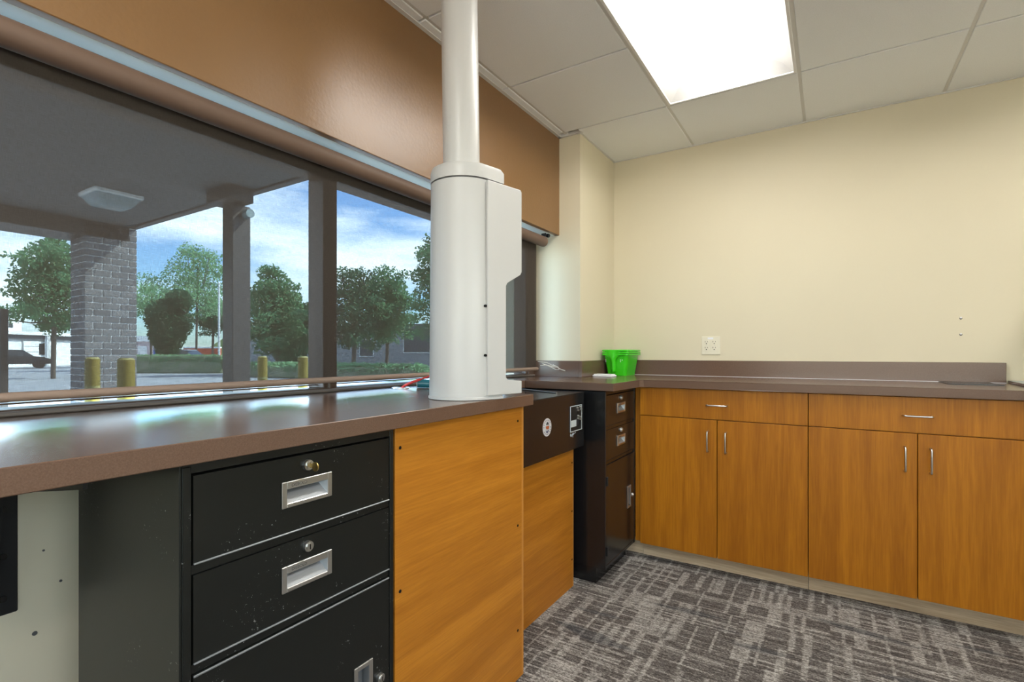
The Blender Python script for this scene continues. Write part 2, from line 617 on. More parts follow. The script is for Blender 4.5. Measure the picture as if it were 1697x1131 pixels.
# nail holes left in the back wall
wb = bpy.data.objects['wall_back']
for z in (1.298, 1.217):
    b = MB().cyl((.551, YB - .0015, z), (.551, YB + .001, z), .0058, n=12)
    b.build('screw_anchor', M['engrave'], wb)
    MB().cyl((.551, YB - .004, z + .004), (.551, YB - .001, z + .004), .004, n=10).build('screw_anchor', M['white_metal'], wb)

# scuffs on the wall under the counter
wu = bpy.data.objects['wall_below_window']
for (y, z, r) in ((.52, .86, .003), (.47, .74, .004), (.40, .68, .0025), (.385, .50, .005), (.49, .45, .003), (.43, .60, .003)):
    MB().cyl((-1.5008, y, z), (-1.4992, y, z), r, n=8).build('scuff_mark', M['engrave'], wu)

# ------------------------------------------------------------------ ceiling
ceil = struct('ceiling', MB().box(-1.75, XR + .15, YR - .15, YB + .15, 2.60, 2.74), M['tile'])
GX = [-1.344 + .61 * k for k in range(8)]
GY = [2.718 - .61 * k for k in range(11)]
LIGHTS = [(-.734, 1.498), (1.096, 1.498), (-.734, -.942), (1.096, -.942), (-.734, -2.772), (1.096, -2.772)]
LIGHTS = LIGHTS[:4]
xs = [XH] + GX + [XR]
ys = [YB] + GY + [YR]
tile_cache = {}
for i in range(len(xs) - 1):
    for j in range(len(ys) - 1):
        x0, x1, y1, y0 = xs[i], xs[i + 1], ys[j], ys[j + 1]
        if x1 - x0 < .02 or y1 - y0 < .02:
            continue
        if any(abs(x0 - lx) < .01 and y0 > ly - .01 and y1 < ly + 1.23 for lx, ly in LIGHTS):
            continue
        if y0 > YPIL - .06 and x1 < XPIL - .01:
            continue
        if x0 < XPIL and y1 > YPIL + .1 and x1 > XPIL:
            x0 = XPIL
        w, d = round(x1 - x0 - .015, 4), round(y1 - y0 - .010, 4)
        if (w, d) not in tile_cache:
            tile_cache[(w, d)] = MB().box(-w / 2, w / 2, -d / 2, d / 2, 0, .016, .0025).mesh('ceiling_tile')
            tile_cache[(w, d)].materials.append(M['tile'])
        inst('ceiling_tile', tile_cache[(w, d)], ((x0 + x1) / 2, (y0 + y1) / 2, CEIL), ceil)
for x in GX:
    if x < XR:
        MB().box(x - .012, x + .012, YR, YPIL if x < XPIL else YB, CEIL + .005, CEIL + .03).build('grid_runner', M['grid'], ceil)
for y in GY:
    cuts = sorted((lx + .006, lx + .604) for lx, ly in LIGHTS if ly + .01 < y < ly + 1.21)
    x = XH
    for c0, c1 in cuts + [(XR, XR)]:
        MB().box(x, c0, y - .012, y + .012, CEIL + .008, CEIL + .028).build('grid_runner', M['grid'], ceil)
        x = c1
for (a, b, c, d) in ((XH, XH + .019, YR, YPIL), (XH, XPIL + .02, YPIL - .019, YPIL), (XPIL, XPIL + .012, YPIL, YB), (XPIL, XR, YB - .008, YB)):
    MB().box(a, b, c, d, CEIL - .003, CEIL + .028).build('wall_angle', M['grid'], ceil)

light_labels = ['bright white recessed troffer in the ceiling above the corner of wood cabinets',
                'white recessed troffer over the partition, right of the first ceiling light',
                'white recessed troffer behind the viewer on the window side',
                'white recessed troffer behind the viewer away from the window']
for (lx, ly), lab in zip(LIGHTS, light_labels):
    x0, x1, y0, y1 = lx + .008, lx + .602, ly + .008, ly + 1.212
    xc = (x0 + x1) / 2
    t = thing('ceiling_light', lab, 'ceiling light', (xc, (y0 + y1) / 2, CEIL), 'recessed ceiling troffers')
    fm = MB()
    w = .014
    fm.box(x0, x0 + w, y0, y1, CEIL - .004, CEIL + .02, .002)
    fm.box(x1 - w, x1, y0, y1, CEIL - .004, CEIL + .02, .002)
    fm.box(x0 + w, x1 - w, y0, y0 + w, CEIL - .004, CEIL + .02, .002)
    fm.box(x0 + w, x1 - w, y1 - w, y1, CEIL - .004, CEIL + .02, .002)
    fm.build('frame', M['white_metal'], t)
    # curved wings either side of the lens, then the lens, all along y
    hw = (x1 - x0) / 2 - w
    lw = .118
    ya, yb = y0 + w, y1 - w
    for s in (-1, 1):
        vs, fs = [], []
        n = 12
        for k in range(n + 1):
            q = k / n
            xx = xc + s * (hw + (lw - hw) * q)
            zz = CEIL + .002 + .085 * math.sin(q * math.pi / 2) ** 1.1
            vs += [(xx, ya, zz), (xx, yb, zz)]
        for k in range(n):
            a = 2 * k
            fs.append((a, a + 1, a + 3, a + 2) if s < 0 else (a, a + 2, a + 3, a + 1))
        MB().add(vs, fs).build('reflector_wing', M['reflector'], t, smooth=60)
    for ye, dy in ((ya, .11), (yb, -.11)):
        vs, fs = [], []
        n = 16
        for k in range(n + 1):
            q = -1 + 2 * k / n
            xx = xc + hw * q
            h = .085 * (1 - abs(q) ** 3)
            vs += [(xx, ye, CEIL + .002), (xx, ye + dy * (1 - q * q) ** .5 * .8, CEIL + .002 + h)]
        for k in range(n):
            a = 2 * k
            fs.append((a, a + 2, a + 3, a + 1))
        MB().add(vs, fs).build('end_reflector', M['reflector'], t, smooth=60)
    vs, fs = [], []
    n = 10
    for k in range(n + 1):
        q = -1 + 2 * k / n
        vs += [(xc + lw * q, ya + .02, CEIL + .086 - .030 * (1 - q * q)), (xc + lw * q, yb - .02, CEIL + .086 - .030 * (1 - q * q))]
    for k in range(n):
        a = 2 * k
        fs.append((a, a + 1, a + 3, a + 2))
    MB().add(vs, fs).build('lens', M['lens'], t, smooth=60)
    MB().box(x0, x1, y0, y1, CEIL + .10, CEIL + .115).build('housing', M['white_metal'], t)

# ------------------------------------------------------------------ window
win = thing('window_1', None, None, (-1.62, .6, CTOP), kind='structure')
XG0, XG1 = -1.665, -1.575
WTOP, WBOT = 1.775, 0.996
MB().box(XG0, XG1, YR, YPIL, CTOP - CTHK, WBOT, .003).build('sill_rail', M['frame'], win)
MB().box(XG0 + .02, XG1 + .012, YR, YPIL, CTOP + .001, CTOP + .012, .003).build('sill_bead', M['frame_strip'], win)
MB().box(XG0, XG1, YR, YPIL, WTOP, SOFF, .003).build('head_rail', M['frame'], win)
MB().box(XG1 - .01, XG1 + .004, YR, YPIL, WTOP + .015, WTOP + .03, .002).build('head_bead', M['frame_strip'], win)
edges = [(-1.70, -1.57), (-.28, -.15), (1.20, 1.262), (2.66, YPIL)]
for a, b in edges:
    MB().box(XG0, XG1, a, b, WBOT, WTOP, .003).build('mullion', M['frame'], win)
    MB().box(XG1 - .004, XG1 + .006, a + .018, a + .026, WBOT, WTOP).build('mullion_bead', M['frame_strip'], win)
spans = [(YR, -1.70), (-1.57, -.28), (-.15, 1.20), (1.262, 2.66)]
for a, b in spans:
    MB().add([(-1.62, a, WBOT), (-1.62, b, WBOT), (-1.62, b, WTOP), (-1.62, a, WTOP)], [(0, 1, 2, 3)]).build('pane', M['glass'], win)
    MB().box(-1.632, -1.608, a, b, WBOT + .009, WBOT + .013).build('pane_gasket', M['frame'], win)

win2 = thing('added_window_rear', None, None, ((WX0 + WX1) / 2, YR - .08, WZ0), kind='structure')  # added behind the camera as a daylight source
MB().box(WX0, WX1, YR - .12, YR - .04, WZ0, WZ0 + .05, .003).build('sill_rail', M['frame'], win2)
MB().box(WX0, WX1, YR - .12, YR - .04, WZ1 - .05, WZ1, .003).build('head_rail', M['frame'], win2)
for k in range(4):
    x = WX0 + (WX1 - WX0 - .06) * k / 3
    MB().box(x, x + .06, YR - .12, YR - .04, WZ0 + .05, WZ1 - .05, .003).build('mullion', M['frame'], win2)
    if k < 3:
        xn = WX0 + (WX1 - WX0 - .06) * (k + 1) / 3
        MB().add([(x + .06, YR - .08, WZ0 + .05), (xn, YR - .08, WZ0 + .05), (xn, YR - .08, WZ1 - .05), (x + .06, YR - .08, WZ1 - .05)], [(0, 1, 2, 3)]).build('pane', M['glass_warming'], win2)

win3 = thing('added_window_right', None, None, (XR + .07, (VY0 + VY1) / 2, VZ0), kind='structure')  # added out of view to let sun onto the pale floor
MB().box(XR + .04, XR + .12, VY0, VY1, VZ0, VZ0 + .05, .003).build('sill_rail', M['frame'], win3)
MB().box(XR + .04, XR + .12, VY0, VY1, VZ1 - .05, VZ1, .003).build('head_rail', M['frame'], win3)
for k in range(4):
    y = VY0 + (VY1 - VY0 - .06) * k / 3
    MB().box(XR + .04, XR + .12, y, y + .06, VZ0 + .05, VZ1 - .05, .003).build('mullion', M['frame'], win3)
    if k < 3:
        yn = VY0 + (VY1 - VY0 - .06) * (k + 1) / 3
        MB().add([(XR + .08, y + .06, VZ0 + .05), (XR + .08, yn, VZ0 + .05), (XR + .08, yn, VZ1 - .05), (XR + .08, y + .06, VZ1 - .05)], [(0, 1, 2, 3)]).build('pane', M['glass_warming'], win3)

# ------------------------------------------------------------------ roller blind
XB = -1.475
BY0, BY1 = -2.9, 2.61
bl = thing('roller_blind', 'brown see-through mesh roller blind pulled down over the long window', 'blind', (XB, 0, 1.04))
MB().cyl((-1.445, BY0 - .02, 1.7885), (-1.445, BY1 + .035, 1.7885), .0305, n=32).build('roller', M['fabric_roll'], bl, smooth=40)
MB().add([(XB, BY0, 1.03), (XB, BY1, 1.03), (XB, BY1, 1.788), (XB, BY0, 1.788)], [(0, 1, 2, 3)]).build('fabric', M['mesh'], bl)
MB().cyl((XB, BY0, 1.031), (XB, BY1 + .01, 1.031), .0105, n=16).build('hem_bar', M['fabric_bar'], bl, smooth=40)
br = MB().box(-1.462, -1.429, BY1 + .036, BY1 + .044, 1.77, SOFF - .005, .002)
br.cyl((-1.440, BY1 + .03, 1.800), (-1.440, BY1 + .055, 1.800), .011, n=16)
br.cyl((-1.425, BY1 + .05, 1.826), (-1.425, BY1 + .06, 1.826), .012, n=16)
br.build('end_bracket', M['black_gloss'], bl, smooth=40)
# tied white pull cord hanging in the corner, its loop lying on the ledge
cp = [(-1.43, 2.665, 1.80), (-1.445, 2.672, 1.5), (-1.45, 2.67, 1.2), (-1.44, 2.665, 1.075)]
cd = MB()
cd.tube([(-1.47, 2.62, 1.075), (-1.43, 2.66, 1.068), (-1.40, 2.68, 1.05), (-1.375, 2.68, 1.045), (-1.345, 2.665, 1.03), (-1.31, 2.66, 1.022)], .0022, 6)
cd.tube([(-1.45, 2.64, 1.062), (-1.41, 2.66, 1.045), (-1.375, 2.665, 1.028), (-1.35, 2.66, 1.028), (-1.36, 2.67, 1.042), (-1.40, 2.68, 1.056)], .0020, 6)
cd.tube([(-1.46, 2.63, 1.05), (-1.43, 2.65, 1.055), (-1.40, 2.67, 1.045), (-1.37, 2.675, 1.04), (-1.33, 2.66, 1.026)], .0020, 6)
cd.build('pull_cord', M['cord'], bl, smooth=60)

# ------------------------------------------------------------------ counters
XF = -.884
ct = thing('window_counter', 'brown laminate counter under the blind, carrying the white tube terminal', 'counter', (-1.2, .4, CTOP - CTHK))
MB().prism([(-1.574, -2.6), (XF, -2.6), (XF, 1.545), (-1.36, 1.545), (-1.36, 2.285), (-1.574, 2.285)], CTOP - CTHK, CTOP, .0015).build('worktop', M['laminate'], ct)

lc = thing('corner_counter', 'brown laminate corner counter holding the green baskets', 'counter', (-.2, 3.0, CTOP - CTHK))
MB().prism([(-1.574, 2.290), (-.872, 2.290), (-.872, 2.672), (-.855, 2.690), (.953, 2.690), (.953, YB), (XPIL, YB), (XPIL, YPIL), (-1.574, YPIL)],
           CTOP - CTHK, CTOP, .0015).build('worktop', M['laminate'], lc)
BS = 1.0785
MB().box(XPIL + .02, .713, YB - .02, YB, CTOP, BS, .0015).build('backsplash', M['laminate'], lc)
MB().box(XPIL, XPIL + .02, YPIL - .02, YB, CTOP, BS, .0015).build('backsplash', M['laminate'], lc)
MB().box(-1.574, XPIL, YPIL - .02, YPIL, CTOP, BS, .0015).build('backsplash', M['laminate'], lc)
MB().box(XPIL + .02, .713, YB - .022, YB - .0195, CTOP, CTOP + .0025).build('caulk_bead', M['sticker_grey'], lc)

# bracket carrying the counter in the knee space
bk = thing('counter_bracket', 'black steel bracket on the cream wall under the window counter', 'bracket', (-1.5, .34, .564))
MB().plate([(-.055, 0), (0, 0), (0, .375), (-.018, .375), (-.034, .355), (-.046, .25)], (-1.4995, .356, .564), (0, 1, 0), (0, 0, 1), (1, 0, 0), .006, .002).build('wall_plate', M['black_matte'], bk)
MB().plate([(0, 0), (.50, .0), (.50, -.03), (.07, -.10), (.03, -.30), (0, -.34)], (-1.494, .318, CTOP - CTHK - .002), (1, 0, 0), (0, 0, 1), (0, -1, 0), .006).build('arm', M['black_matte'], bk)
for z in (.60, .69, .79):
    MB().cyl((-1.494, .332, z), (-1.490, .332, z), .007, n=12).build('bolt', M['black_gloss'], bk)


# ------------------------------------------------------------------ text helper (printed or engraved lettering as flat meshes)
def text_mesh(txt, size, depth=0.0003):
    cu = bpy.data.curves.new('lettering', 'FONT')
    cu.body = txt
    cu.size = size
    cu.extrude = depth
    cu.align_x = 'CENTER'
    cu.align_y = 'CENTER'
    ob = bpy.data.objects.new('lettering', cu)
    col.objects.link(ob)
    dg = bpy.context.evaluated_depsgraph_get()
    me = bpy.data.meshes.new_from_object(ob.evaluated_get(dg))
    bpy.data.objects.remove(ob)
    bpy.data.curves.remove(cu)
    return me


def text_on_x(txt, size, loc, m, parent):
    """lettering on a face looking towards +x, reading along +y"""
    me = text_mesh(txt, size)
    rot = Matrix(((0, 0, 1), (1, 0, 0), (0, 1, 0))).to_4x4()
    me.transform(Matrix.Translation(Vector(loc) - root_loc(parent)) @ rot)
    me.materials.clear()
    me.materials.append(m)
    o = bpy.data.objects.new('lettering', me)
    o.parent = parent
    col.objects.link(o)
    return o


# ------------------------------------------------------------------ black steel pedestals
def front_with_hole(mb, xf, th, y0, y1, z0, z1, hy0, hy1, hz0, hz1):
    mb.box(xf - th, xf, y0, hy0, z0, z1)
    mb.box(xf - th, xf, hy1, y1, z0, z1)
    mb.box(xf - th, xf, hy0, hy1, z0, hz0)
    mb.box(xf - th, xf, hy0, hy1, hz1, z1)


def pull(parent, xf, yc, zc, w, h, upright=False, lettering=True):
    """recessed cast cup pull: flat rim round a sloping cup"""
    rim = .011
    iy0, iy1, iz0, iz1 = yc - w / 2 + rim, yc + w / 2 - rim, zc - h / 2 + rim * .8, zc + h / 2 - rim * (1.35 if not upright else 1)
    b = MB()
    o0, o1, p0, p1 = yc - w / 2, yc + w / 2, zc - h / 2, zc + h / 2
    t = .004
    b.box(xf, xf + t, o0, iy0, p0, p1, .0012)
    b.box(xf, xf + t, iy1, o1, p0, p1, .0012)
    b.box(xf, xf + t, iy0, iy1, p0, iz0, .0012)
    b.box(xf, xf + t, iy0, iy1, iz1, p1, .0012)
    o = b.build('pull', M['chrome'], parent)
    c = MB()
    D = .026
    if not upright:
        a0, a1 = (xf + .002, iy0, iz0), (xf + .002, iy1, iz0)
        e0, e1 = (xf - D, iy0 + .004, iz1 + .004), (xf - D, iy1 - .012, iz1 + .004)
        f0, f1 = (xf + .002, iy0, iz1), (xf + .002, iy1, iz1)
        c.add([a0, a1, e1, e0, f0, f1], [(0, 1, 2, 3), (1, 5, 2), (0, 3, 4), (3, 2, 5, 4)])
    else:
        a0, a1 = (xf + .002, iy0, iz0), (xf + .002, iy0, iz1)
        e0, e1 = (xf - D, iy1 + .004, iz0 + .008), (xf - D, iy1 + .004, iz1 - .008)
        f0, f1 = (xf + .002, iy1, iz0), (xf + .002, iy1, iz1)
        c.add([a0, a1, e1, e0, f0, f1], [(0, 1, 2, 3), (1, 5, 2), (0, 3, 4), (3, 2, 5, 4)])
    c.build('cup', M['chrome_rough'], o)
    if lettering:
        text_on_x('DIEBOLD', .0085, (xf + t + .0002, yc - w * .18, zc + h / 2 - .0085), M['engrave'], o)
    return (iy0, iy1, iz0, iz1)


def lock(parent, xf, y, z, key=False):
    b = MB().cyl((xf - .002, y, z), (xf + .007, y, z), .0115, .0105, 24)
    b.cyl((xf + .007, y, z), (xf + .010, y, z), .0075, .007, 20)
    o = b.build('lock', M['chrome'], parent, smooth=40)
    MB().box(xf + .0098, xf + .0104, y - .001, y + .001, z - .005, z + .005).build('keyhole', M['dark_hole'], o)
    if key:
        k = MB().box(xf + .009, xf + .020, y - .0012, y + .0012, z - .004, z + .004)
        k.cyl((xf + .026, y - .0012, z - .001), (xf + .026, y + .0012, z - .001), .0095, n=24)
        k.build('key', M['brass'], o, smooth=40)


def pedestal(name, label, xf, y0, y1, depth, gloss, key):
    t = thing(name, label, 'cabinet', (xf - depth / 2, (y0 + y1) / 2, 0), 'black steel pedestal cabinets')
    mm = M['black_gloss'] if gloss else M['black']
    sw = .019
    ztop, zb = .938, .075
    xi = xf - .016
    body = MB()
    body.box(xf - depth, xf, y0, y0 + .004, zb, ztop, .0015)
    body.box(xf - depth, xf, y1 - .004, y1, zb, ztop, .0015)
    body.box(xf - depth, xf - .03, y0 + .004, y1 - .004, zb, zb + .01)
    body.box(xf - depth, xf - depth + .004, y0 + .004, y1 - .004, zb, ztop)
    body.box(xf - depth, xf, y0 + .004, y1 - .004, ztop - .004, ztop)
    body.box(xf - .02, xf, y0 + .004, y0 + sw, zb, ztop - .004, .0015)
    body.box(xf - .02, xf, y1 - .012, y1 - .004, zb, ztop - .004, .0015)
    body.box(xf - .02, xf - .002, y0 + sw, y1 - .012, .922, ztop - .004)
    body.box(xf - .02, xf - .002, y0 + sw, y1 - .012, zb, .092, .0015)
    body.box(xf - .035, xf - .03, y0 + .004, y1 - .004, zb, ztop - .004)
    body.build('body', mm, t)
    for zr in (.757, .588):
        MB().box(xf - .028, xf - .005, y0 + sw, y1 - .012, zr - .008, zr + .008).build('rail', mm, t)
    MB().box(xf - depth + .03, xf - .05, y0 + .006, y1 - .01, 0.0, zb).build('plinth', mm, t)
    a, b = y0 + sw + .003, y1 - .015
    yc = (y0 + y1) / 2
    for k, (z0, z1, zp, zl) in enumerate(((.766, .917, .844, .895), (.597, .748, .677, .728))):
        d = MB()
        hole = (yc - .0475, yc + .0475, zp - .018, zp + .012)
        front_with_hole(d, xf - .001, .02, a, b, z0, z1, *hole)
        dr = d.build('drawer', mm, t)
        MB().box(xf - .002, xf + .0022, a, b, z0, z0 + .0028, .0008).build('drawer_lip', M['black_edge'] if not gloss else mm, dr)
        pull(dr, xf - .001, yc, zp, .117, .052)
        lock(dr, xf - .001, yc, zl, key and k == 0)
    d = MB()
    hy0, hy1 = b - .101, b - .060
    front_with_hole(d, xf - .001, .02, a, b, .095, .579, hy0, hy1, .306, .397)
    dr = d.build('door', mm, t)
    MB().box(xf - .002, xf + .0015, a, b, .575, .5785, .0008).build('door_lip', M['black_edge'] if not gloss else mm, dr)
    pull(dr, xf - .001, (hy0 + hy1) / 2, .3515, .055, .117, True, False)
    lock(dr, xf - .001, b - .030, .350)
    for z in (.16, .50):
        MB().box(xf - .004, xf + .005, a - .006, a + .006, z - .022, z + .022, .001).build('hinge', M['black_matte'], dr)
    return t


pedestal('pedestal_cabinet', 'scuffed black steel drawer cabinet under the window counter, key in its top lock', -.910, .413, .897, .43, False, True)
pedestal('pedestal_cabinet', 'black steel drawer cabinet in the corner beside the wood cabinets', -.918, 2.300, 2.735, .50, True, False)


# ------------------------------------------------------------------ wooden panels below the counter
def screw(parent, x, y, z):
    MB().cyl((x - .001, y, z), (x + .0008, y, z), .0045, n=12).build('screw', M['dark_hole'], parent)


wp = thing('wood_panel', 'large honey wood panel beside the scuffed black drawer cabinet', 'panel', (-.92, 1.21, 0), 'wood front panels under the counter')
MB().box(-.930, -.910, .903, 1.519, 0, CTOP - CTHK - .001, .0012).build('board', M['wood_h'], wp)
MB().box(-1.45, -.931, 1.50, 1.519, 0, CTOP - CTHK - .001, .0012).build('return_board', M['wood_h'], wp)
MB().box(-.9305, -.9098, 1.5065, 1.5195, 0.001, CTOP - CTHK - .002, .0008).build('edge_band', M['wood_edge'], wp)
for (y, z) in ((.919, .888), (.919, .529), (1.481, .891), (1.481, .531), (1.481, .170)):
    screw(wp, -.910, y, z)
wp2 = thing('wood_panel', 'smaller honey wood panel below the black coin machine', 'panel', (-1.06, 1.9, 0), 'wood front panels under the counter')
MB().box(-1.070, -1.050, 1.525, 2.222, 0, .679, .0012).build('board', M['wood_h'], wp2)
MB().box(-1.45, -1.071, 2.203, 2.222, 0, .679, .0012).build('return_board', M['wood_h'], wp2)
MB().box(-1.0705, -1.0497, 2.2125, 2.2225, .001, .678, .0008).build('edge_band', M['wood_edge'], wp2)
MB().box(-1.45, -1.050, 1.525, 2.222, .6635, .6795, .0012).build('support_shelf', M['wood_edge'], wp2)
for z in (.598, .365, .133):
    screw(wp2, -1.050, 2.206, z)

# ------------------------------------------------------------------ black coin machine in the gap
XM = -1.0
cm = thing('coin_machine', 'black metal bank machine with round emblem between the two counters', 'machine', (-1.18, 1.9, .68))
MB().prism([(-1.352, 1.56), (XM, 1.56), (XM, 2.236), (-1.352, 2.236)], .680, .937, .003, 2).build('case', M['black_gloss'], cm)
MB().box(-1.35, XM + .002, 1.562, 2.236, .9365, .9385).build('lid', M['pad'], cm)
tr_ = MB()
tr_.tube([(-1.067, 2.08, .9415), (-1.32, 2.19, .9415)], .0032, 8)
tr_.build('lid_rail', M['chrome'], cm)
# round emblem
eb = MB().cyl((XM, 1.86, .815), (XM + .0012, 1.86, .815), .0375, n=40)
em = eb.build('emblem', M['sticker_grey'], cm)


def disc(y, z, r, x, m, name, n=28, a0=0, a1=360, r_in=0.0):
    vs, fs = [], []
    for k in range(n + 1):
        th = math.radians(a0 + (a1 - a0) * k / n)
        vs.append((x, y + r * math.cos(th), z + r * math.sin(th)))
        vs.append((x, y + r_in * math.cos(th), z + r_in * math.sin(th)))
    for k in range(n):
        fs.append((2 * k, 2 * k + 2, 2 * k + 3, 2 * k + 1))
    return MB().add(vs, fs).build(name, m, em)


for k in range(18):
    th = 12 + k * 20
    if k in (0, 9):
        continue
    disc(1.86, .815, .0325, XM + .0014, M['sticker_dark'], 'emblem_letter', 3, th, th + 9, .0275)
disc(1.86, .815, .024, XM + .0014, M['label_pale'], 'emblem_field')
disc(1.862, .826, .011, XM + .0016, M['sticker_dark'], 'emblem_print', 20, -10, 190)
MB().box(XM + .0014, XM + .0017, 1.848, 1.876, .811, .820).build('emblem_print', M['sticker_orange'], em)
MB().box(XM + .0014, XM + .0017, 1.852, 1.874, .806, .811).build('emblem_print', M['sticker_orange'], em)
disc(1.860, .803, .012, XM + .0016, M['sticker_blue'], 'emblem_print', 20, 180, 360)
disc(1.858, .803, .005, XM + .0018, M['sticker_grey'], 'emblem_print', 12)
# control panel
PY0, PY1, PZ0, PZ1 = 2.078, 2.203, .764, .882
cpn = MB().box(XM - .001, XM + .002, PY0, PY1, PZ0, PZ1).build('control_panel', M['black_matte'], cm)
fb = MB()
for (a, b, c, d) in ((PY0, PY0 + .004, PZ0, PZ1), (PY1 - .004, PY1, PZ0, PZ1), (PY0 + .004, PY1 - .004, PZ0, PZ0 + .003), (PY0 + .004, PY1 - .004, PZ1 - .003, PZ1)):
    fb.box(XM + .002, XM + .0035, a, b, c, d)
fb.build('panel_border', M['label_pale'], cpn)
for (y, z) in ((2.152, .870), (2.182, .872), (2.158, .858), (2.188, .861), (2.160, .832), (2.176, .826), (2.158, .820), (2.182, .815)):
    MB().cyl((XM + .002, y, z), (XM + .010, y, z), .0052, .004, 12).build('push_button', M['chrome'], cpn, smooth=40)
MB().box(XM + .002, XM + .0032, 2.086, 2.142, .786, .816).build('rating_label', M['label_pale'], cpn)
MB().box(XM + .002, XM + .003, 2.145, 2.168, .790, .818).build('rating_label', M['sticker_dark'], cpn)
# small maker's script under the panel
sc_ = MB()
sc_.tube([(XM + .001, 2.088, .757), (XM + .001, 2.084, .749), (XM + .001, 2.090, .743), (XM + .001, 2.096, .752)], .0014, 5)
sc_.tube([(XM + .001, 2.108, .739), (XM + .001, 2.104, .752), (XM + .001, 2.112, .758), (XM + .001, 2.118, .752), (XM + .001, 2.108, .748)], .0014, 5)
sc_.tube([(XM + .001, 2.118, .756), (XM + .001, 2.130, .754), (XM + .001, 2.138, .760)], .0012, 5)
sc_.build('script_mark', M['label_pale'], cm)

# ------------------------------------------------------------------ white tube terminal standing on the window counter
TC = Vector((-1.004, 1.305, 0))
dv = Vector((.230, .973, 0)).normalized()
nv_ = Vector((dv.y, -dv.x, 0))
tt = thing('tube_terminal', 'tall white pneumatic tube terminal standing on the window counter', 'tube terminal', (TC.x, TC.y, CTOP))


def dshape(r, ext, n=36, c=TC):
    pts = []
    for k in range(n + 1):
        th = math.pi * k / n
        pts.append(c - nv_ * (r * math.cos(th)) - dv * (r * math.sin(th)))
    pts += [c + nv_ * r + dv * ext, c - nv_ * r + dv * ext]
    return [(p.x, p.y) for p in pts]


def loft(rings, closed=True):
    vs, fs = [], []
    n = len(rings[0])
    for r in rings:
        vs += r
    for i in range(len(rings) - 1):
        for k in range(n):
            fs.append((i * n + k, i * n + (k + 1) % n, (i + 1) * n + (k + 1) % n, (i + 1) * n + k))
    fs.append(tuple(range(n - 1, -1, -1)))
    m_ = (len(rings) - 1) * n
    fs.append(tuple(range(m_, m_ + n)))
    return MB().add(vs, fs)


def ring(r, ext, z):
    return [(x, y, z) for x, y in dshape(r, ext)]


loft([ring(.1165, .062, CTOP + .0015), ring(.1165, .062, CTOP + .008), ring(.1135, .060, CTOP + .011), ring(.1085, .066, 1.660)]).build('body', M['terminal'], tt, smooth=35)
loft([ring(.1045, .060, 1.6595), ring(.1045, .060, 1.6655)]).build('seam', M['engrave'], tt, smooth=35)
loft([ring(.1095, .072, 1.665), ring(.1095, .072, 1.696), ring(.106, .060, 1.708), ring(.100, .050, 1.7115)]).build('collar', M['terminal'], tt, smooth=35)
pc0, pc1 = TC + Vector((-.008, -.006, 1.710)), TC + Vector((-.016, -.012, 2.448))
MB().cyl(pc0, pc1, .0590, n=48).build('pipe', M['terminal'], tt, smooth=40)
outline = [(-.007, .994), (.141, .994), (.141, 1.034), (.078, 1.040), (.070, 1.048), (.070, 1.338), (.076, 1.348), (.135, 1.380), (.141, 1.390), (.141, 1.650), (.135, 1.657), (-.007, 1.657)]
MB().plate(outline, TC + nv_ * .1115, dv, (0, 0, 1), nv_, .010, .0018, 2).build('side_plate', M['terminal'], tt)
MB().plate(outline, TC - nv_ * .1115, dv, (0, 0, 1), -nv_, .010, .0018, 2).build('side_plate', M['terminal'], tt)
for z in (1.118, 1.270):
    p = TC + nv_ * .1125 - dv * .0125
    p.z = z
    MB().cyl(p, p + nv_ * .006, .004, n=12).build('screw', M['dark_hole'], tt)

# ------------------------------------------------------------------ wood base cabinets
YD = 2.720


def bar_pull(parent, p0, p1, out=.030, r=.0042):
    p0, p1 = Vector(p0), Vector(p1)
    d = Vector((0, -out, 0))
    ax = (p1 - p0).normalized()
    c = .010
    pts = [p0]
    for k in range(6):
        th = k / 5 * math.pi / 2
        pts.append(p0 + d * ((out - c) / out) + d.normalized() * (c * math.sin(th)) + ax * (c - c * math.cos(th)))
    for k in range(6):
        th = math.pi / 2 - k / 5 * math.pi / 2
        pts.append(p1 + d * ((out - c) / out) + d.normalized() * (c * math.sin(th)) - ax * (c - c * math.cos(th)))
    pts.append(p1)
    MB().tube(pts, r, 10).build('handle', M['chrome'], parent, smooth=60)


def base_cabinet(label, x0, x1):
    t = thing('base_cabinet', label, 'cabinet', ((x0 + x1) / 2, 3.0, 0), 'wood base cabinets')
    MB().box(x0 + .001, x1 - .001, YD + .021, YB - .01, .085, CTOP - CTHK - .001).build('carcass', M['wood_v'], t)
    MB().box(x0 + .001, x1 - .001, YD + .065, YD + .083, 0, .085).build('toe_kick', M['pine'], t)
    xc = (x0 + x1) / 2
    g = .0018
    d = MB().box(x0 + g, x1 - g, YD, YD + .019, .787, .937, .001).build('drawer', M['wood_v'], t)
    bar_pull(d, (xc - .048, YD, .859), (xc + .048, YD, .859))
    for (a, b, hx) in ((x0 + g, xc - g, xc - .043), (xc + g, x1 - g, xc + .043)):
        dd = MB().box(a, b, YD, YD + .019, .083, .783, .001).build('door', M['wood_v'], t)
        bar_pull(dd, (hx, YD, .623), (hx, YD, .725))
    return t


base_cabinet('honey wood base cabinet next to the corner drawer cabinet, below the outlet', -.885, -.087)
base_cabinet('honey wood base cabinet below the flat black pad on the counter', -.087, .711)
fl = MB().box(-.917, -.886, YD + .022, YD + .05, .085, .940, .001).build('trim_1', M['wood_v'])
fl['kind'] = 'structure'
fl2 = MB().box(.713, .954, YD + .022, YD + .05, 0, .940, .001).build('trim_2', M['wood_v'])
fl2['kind'] = 'structure'
fl3 = MB().box(-.99, -.8855, YD + .068, YD + .084, 0, .085, .001).build('trim_3', M['pine'])
fl3['kind'] = 'structure'

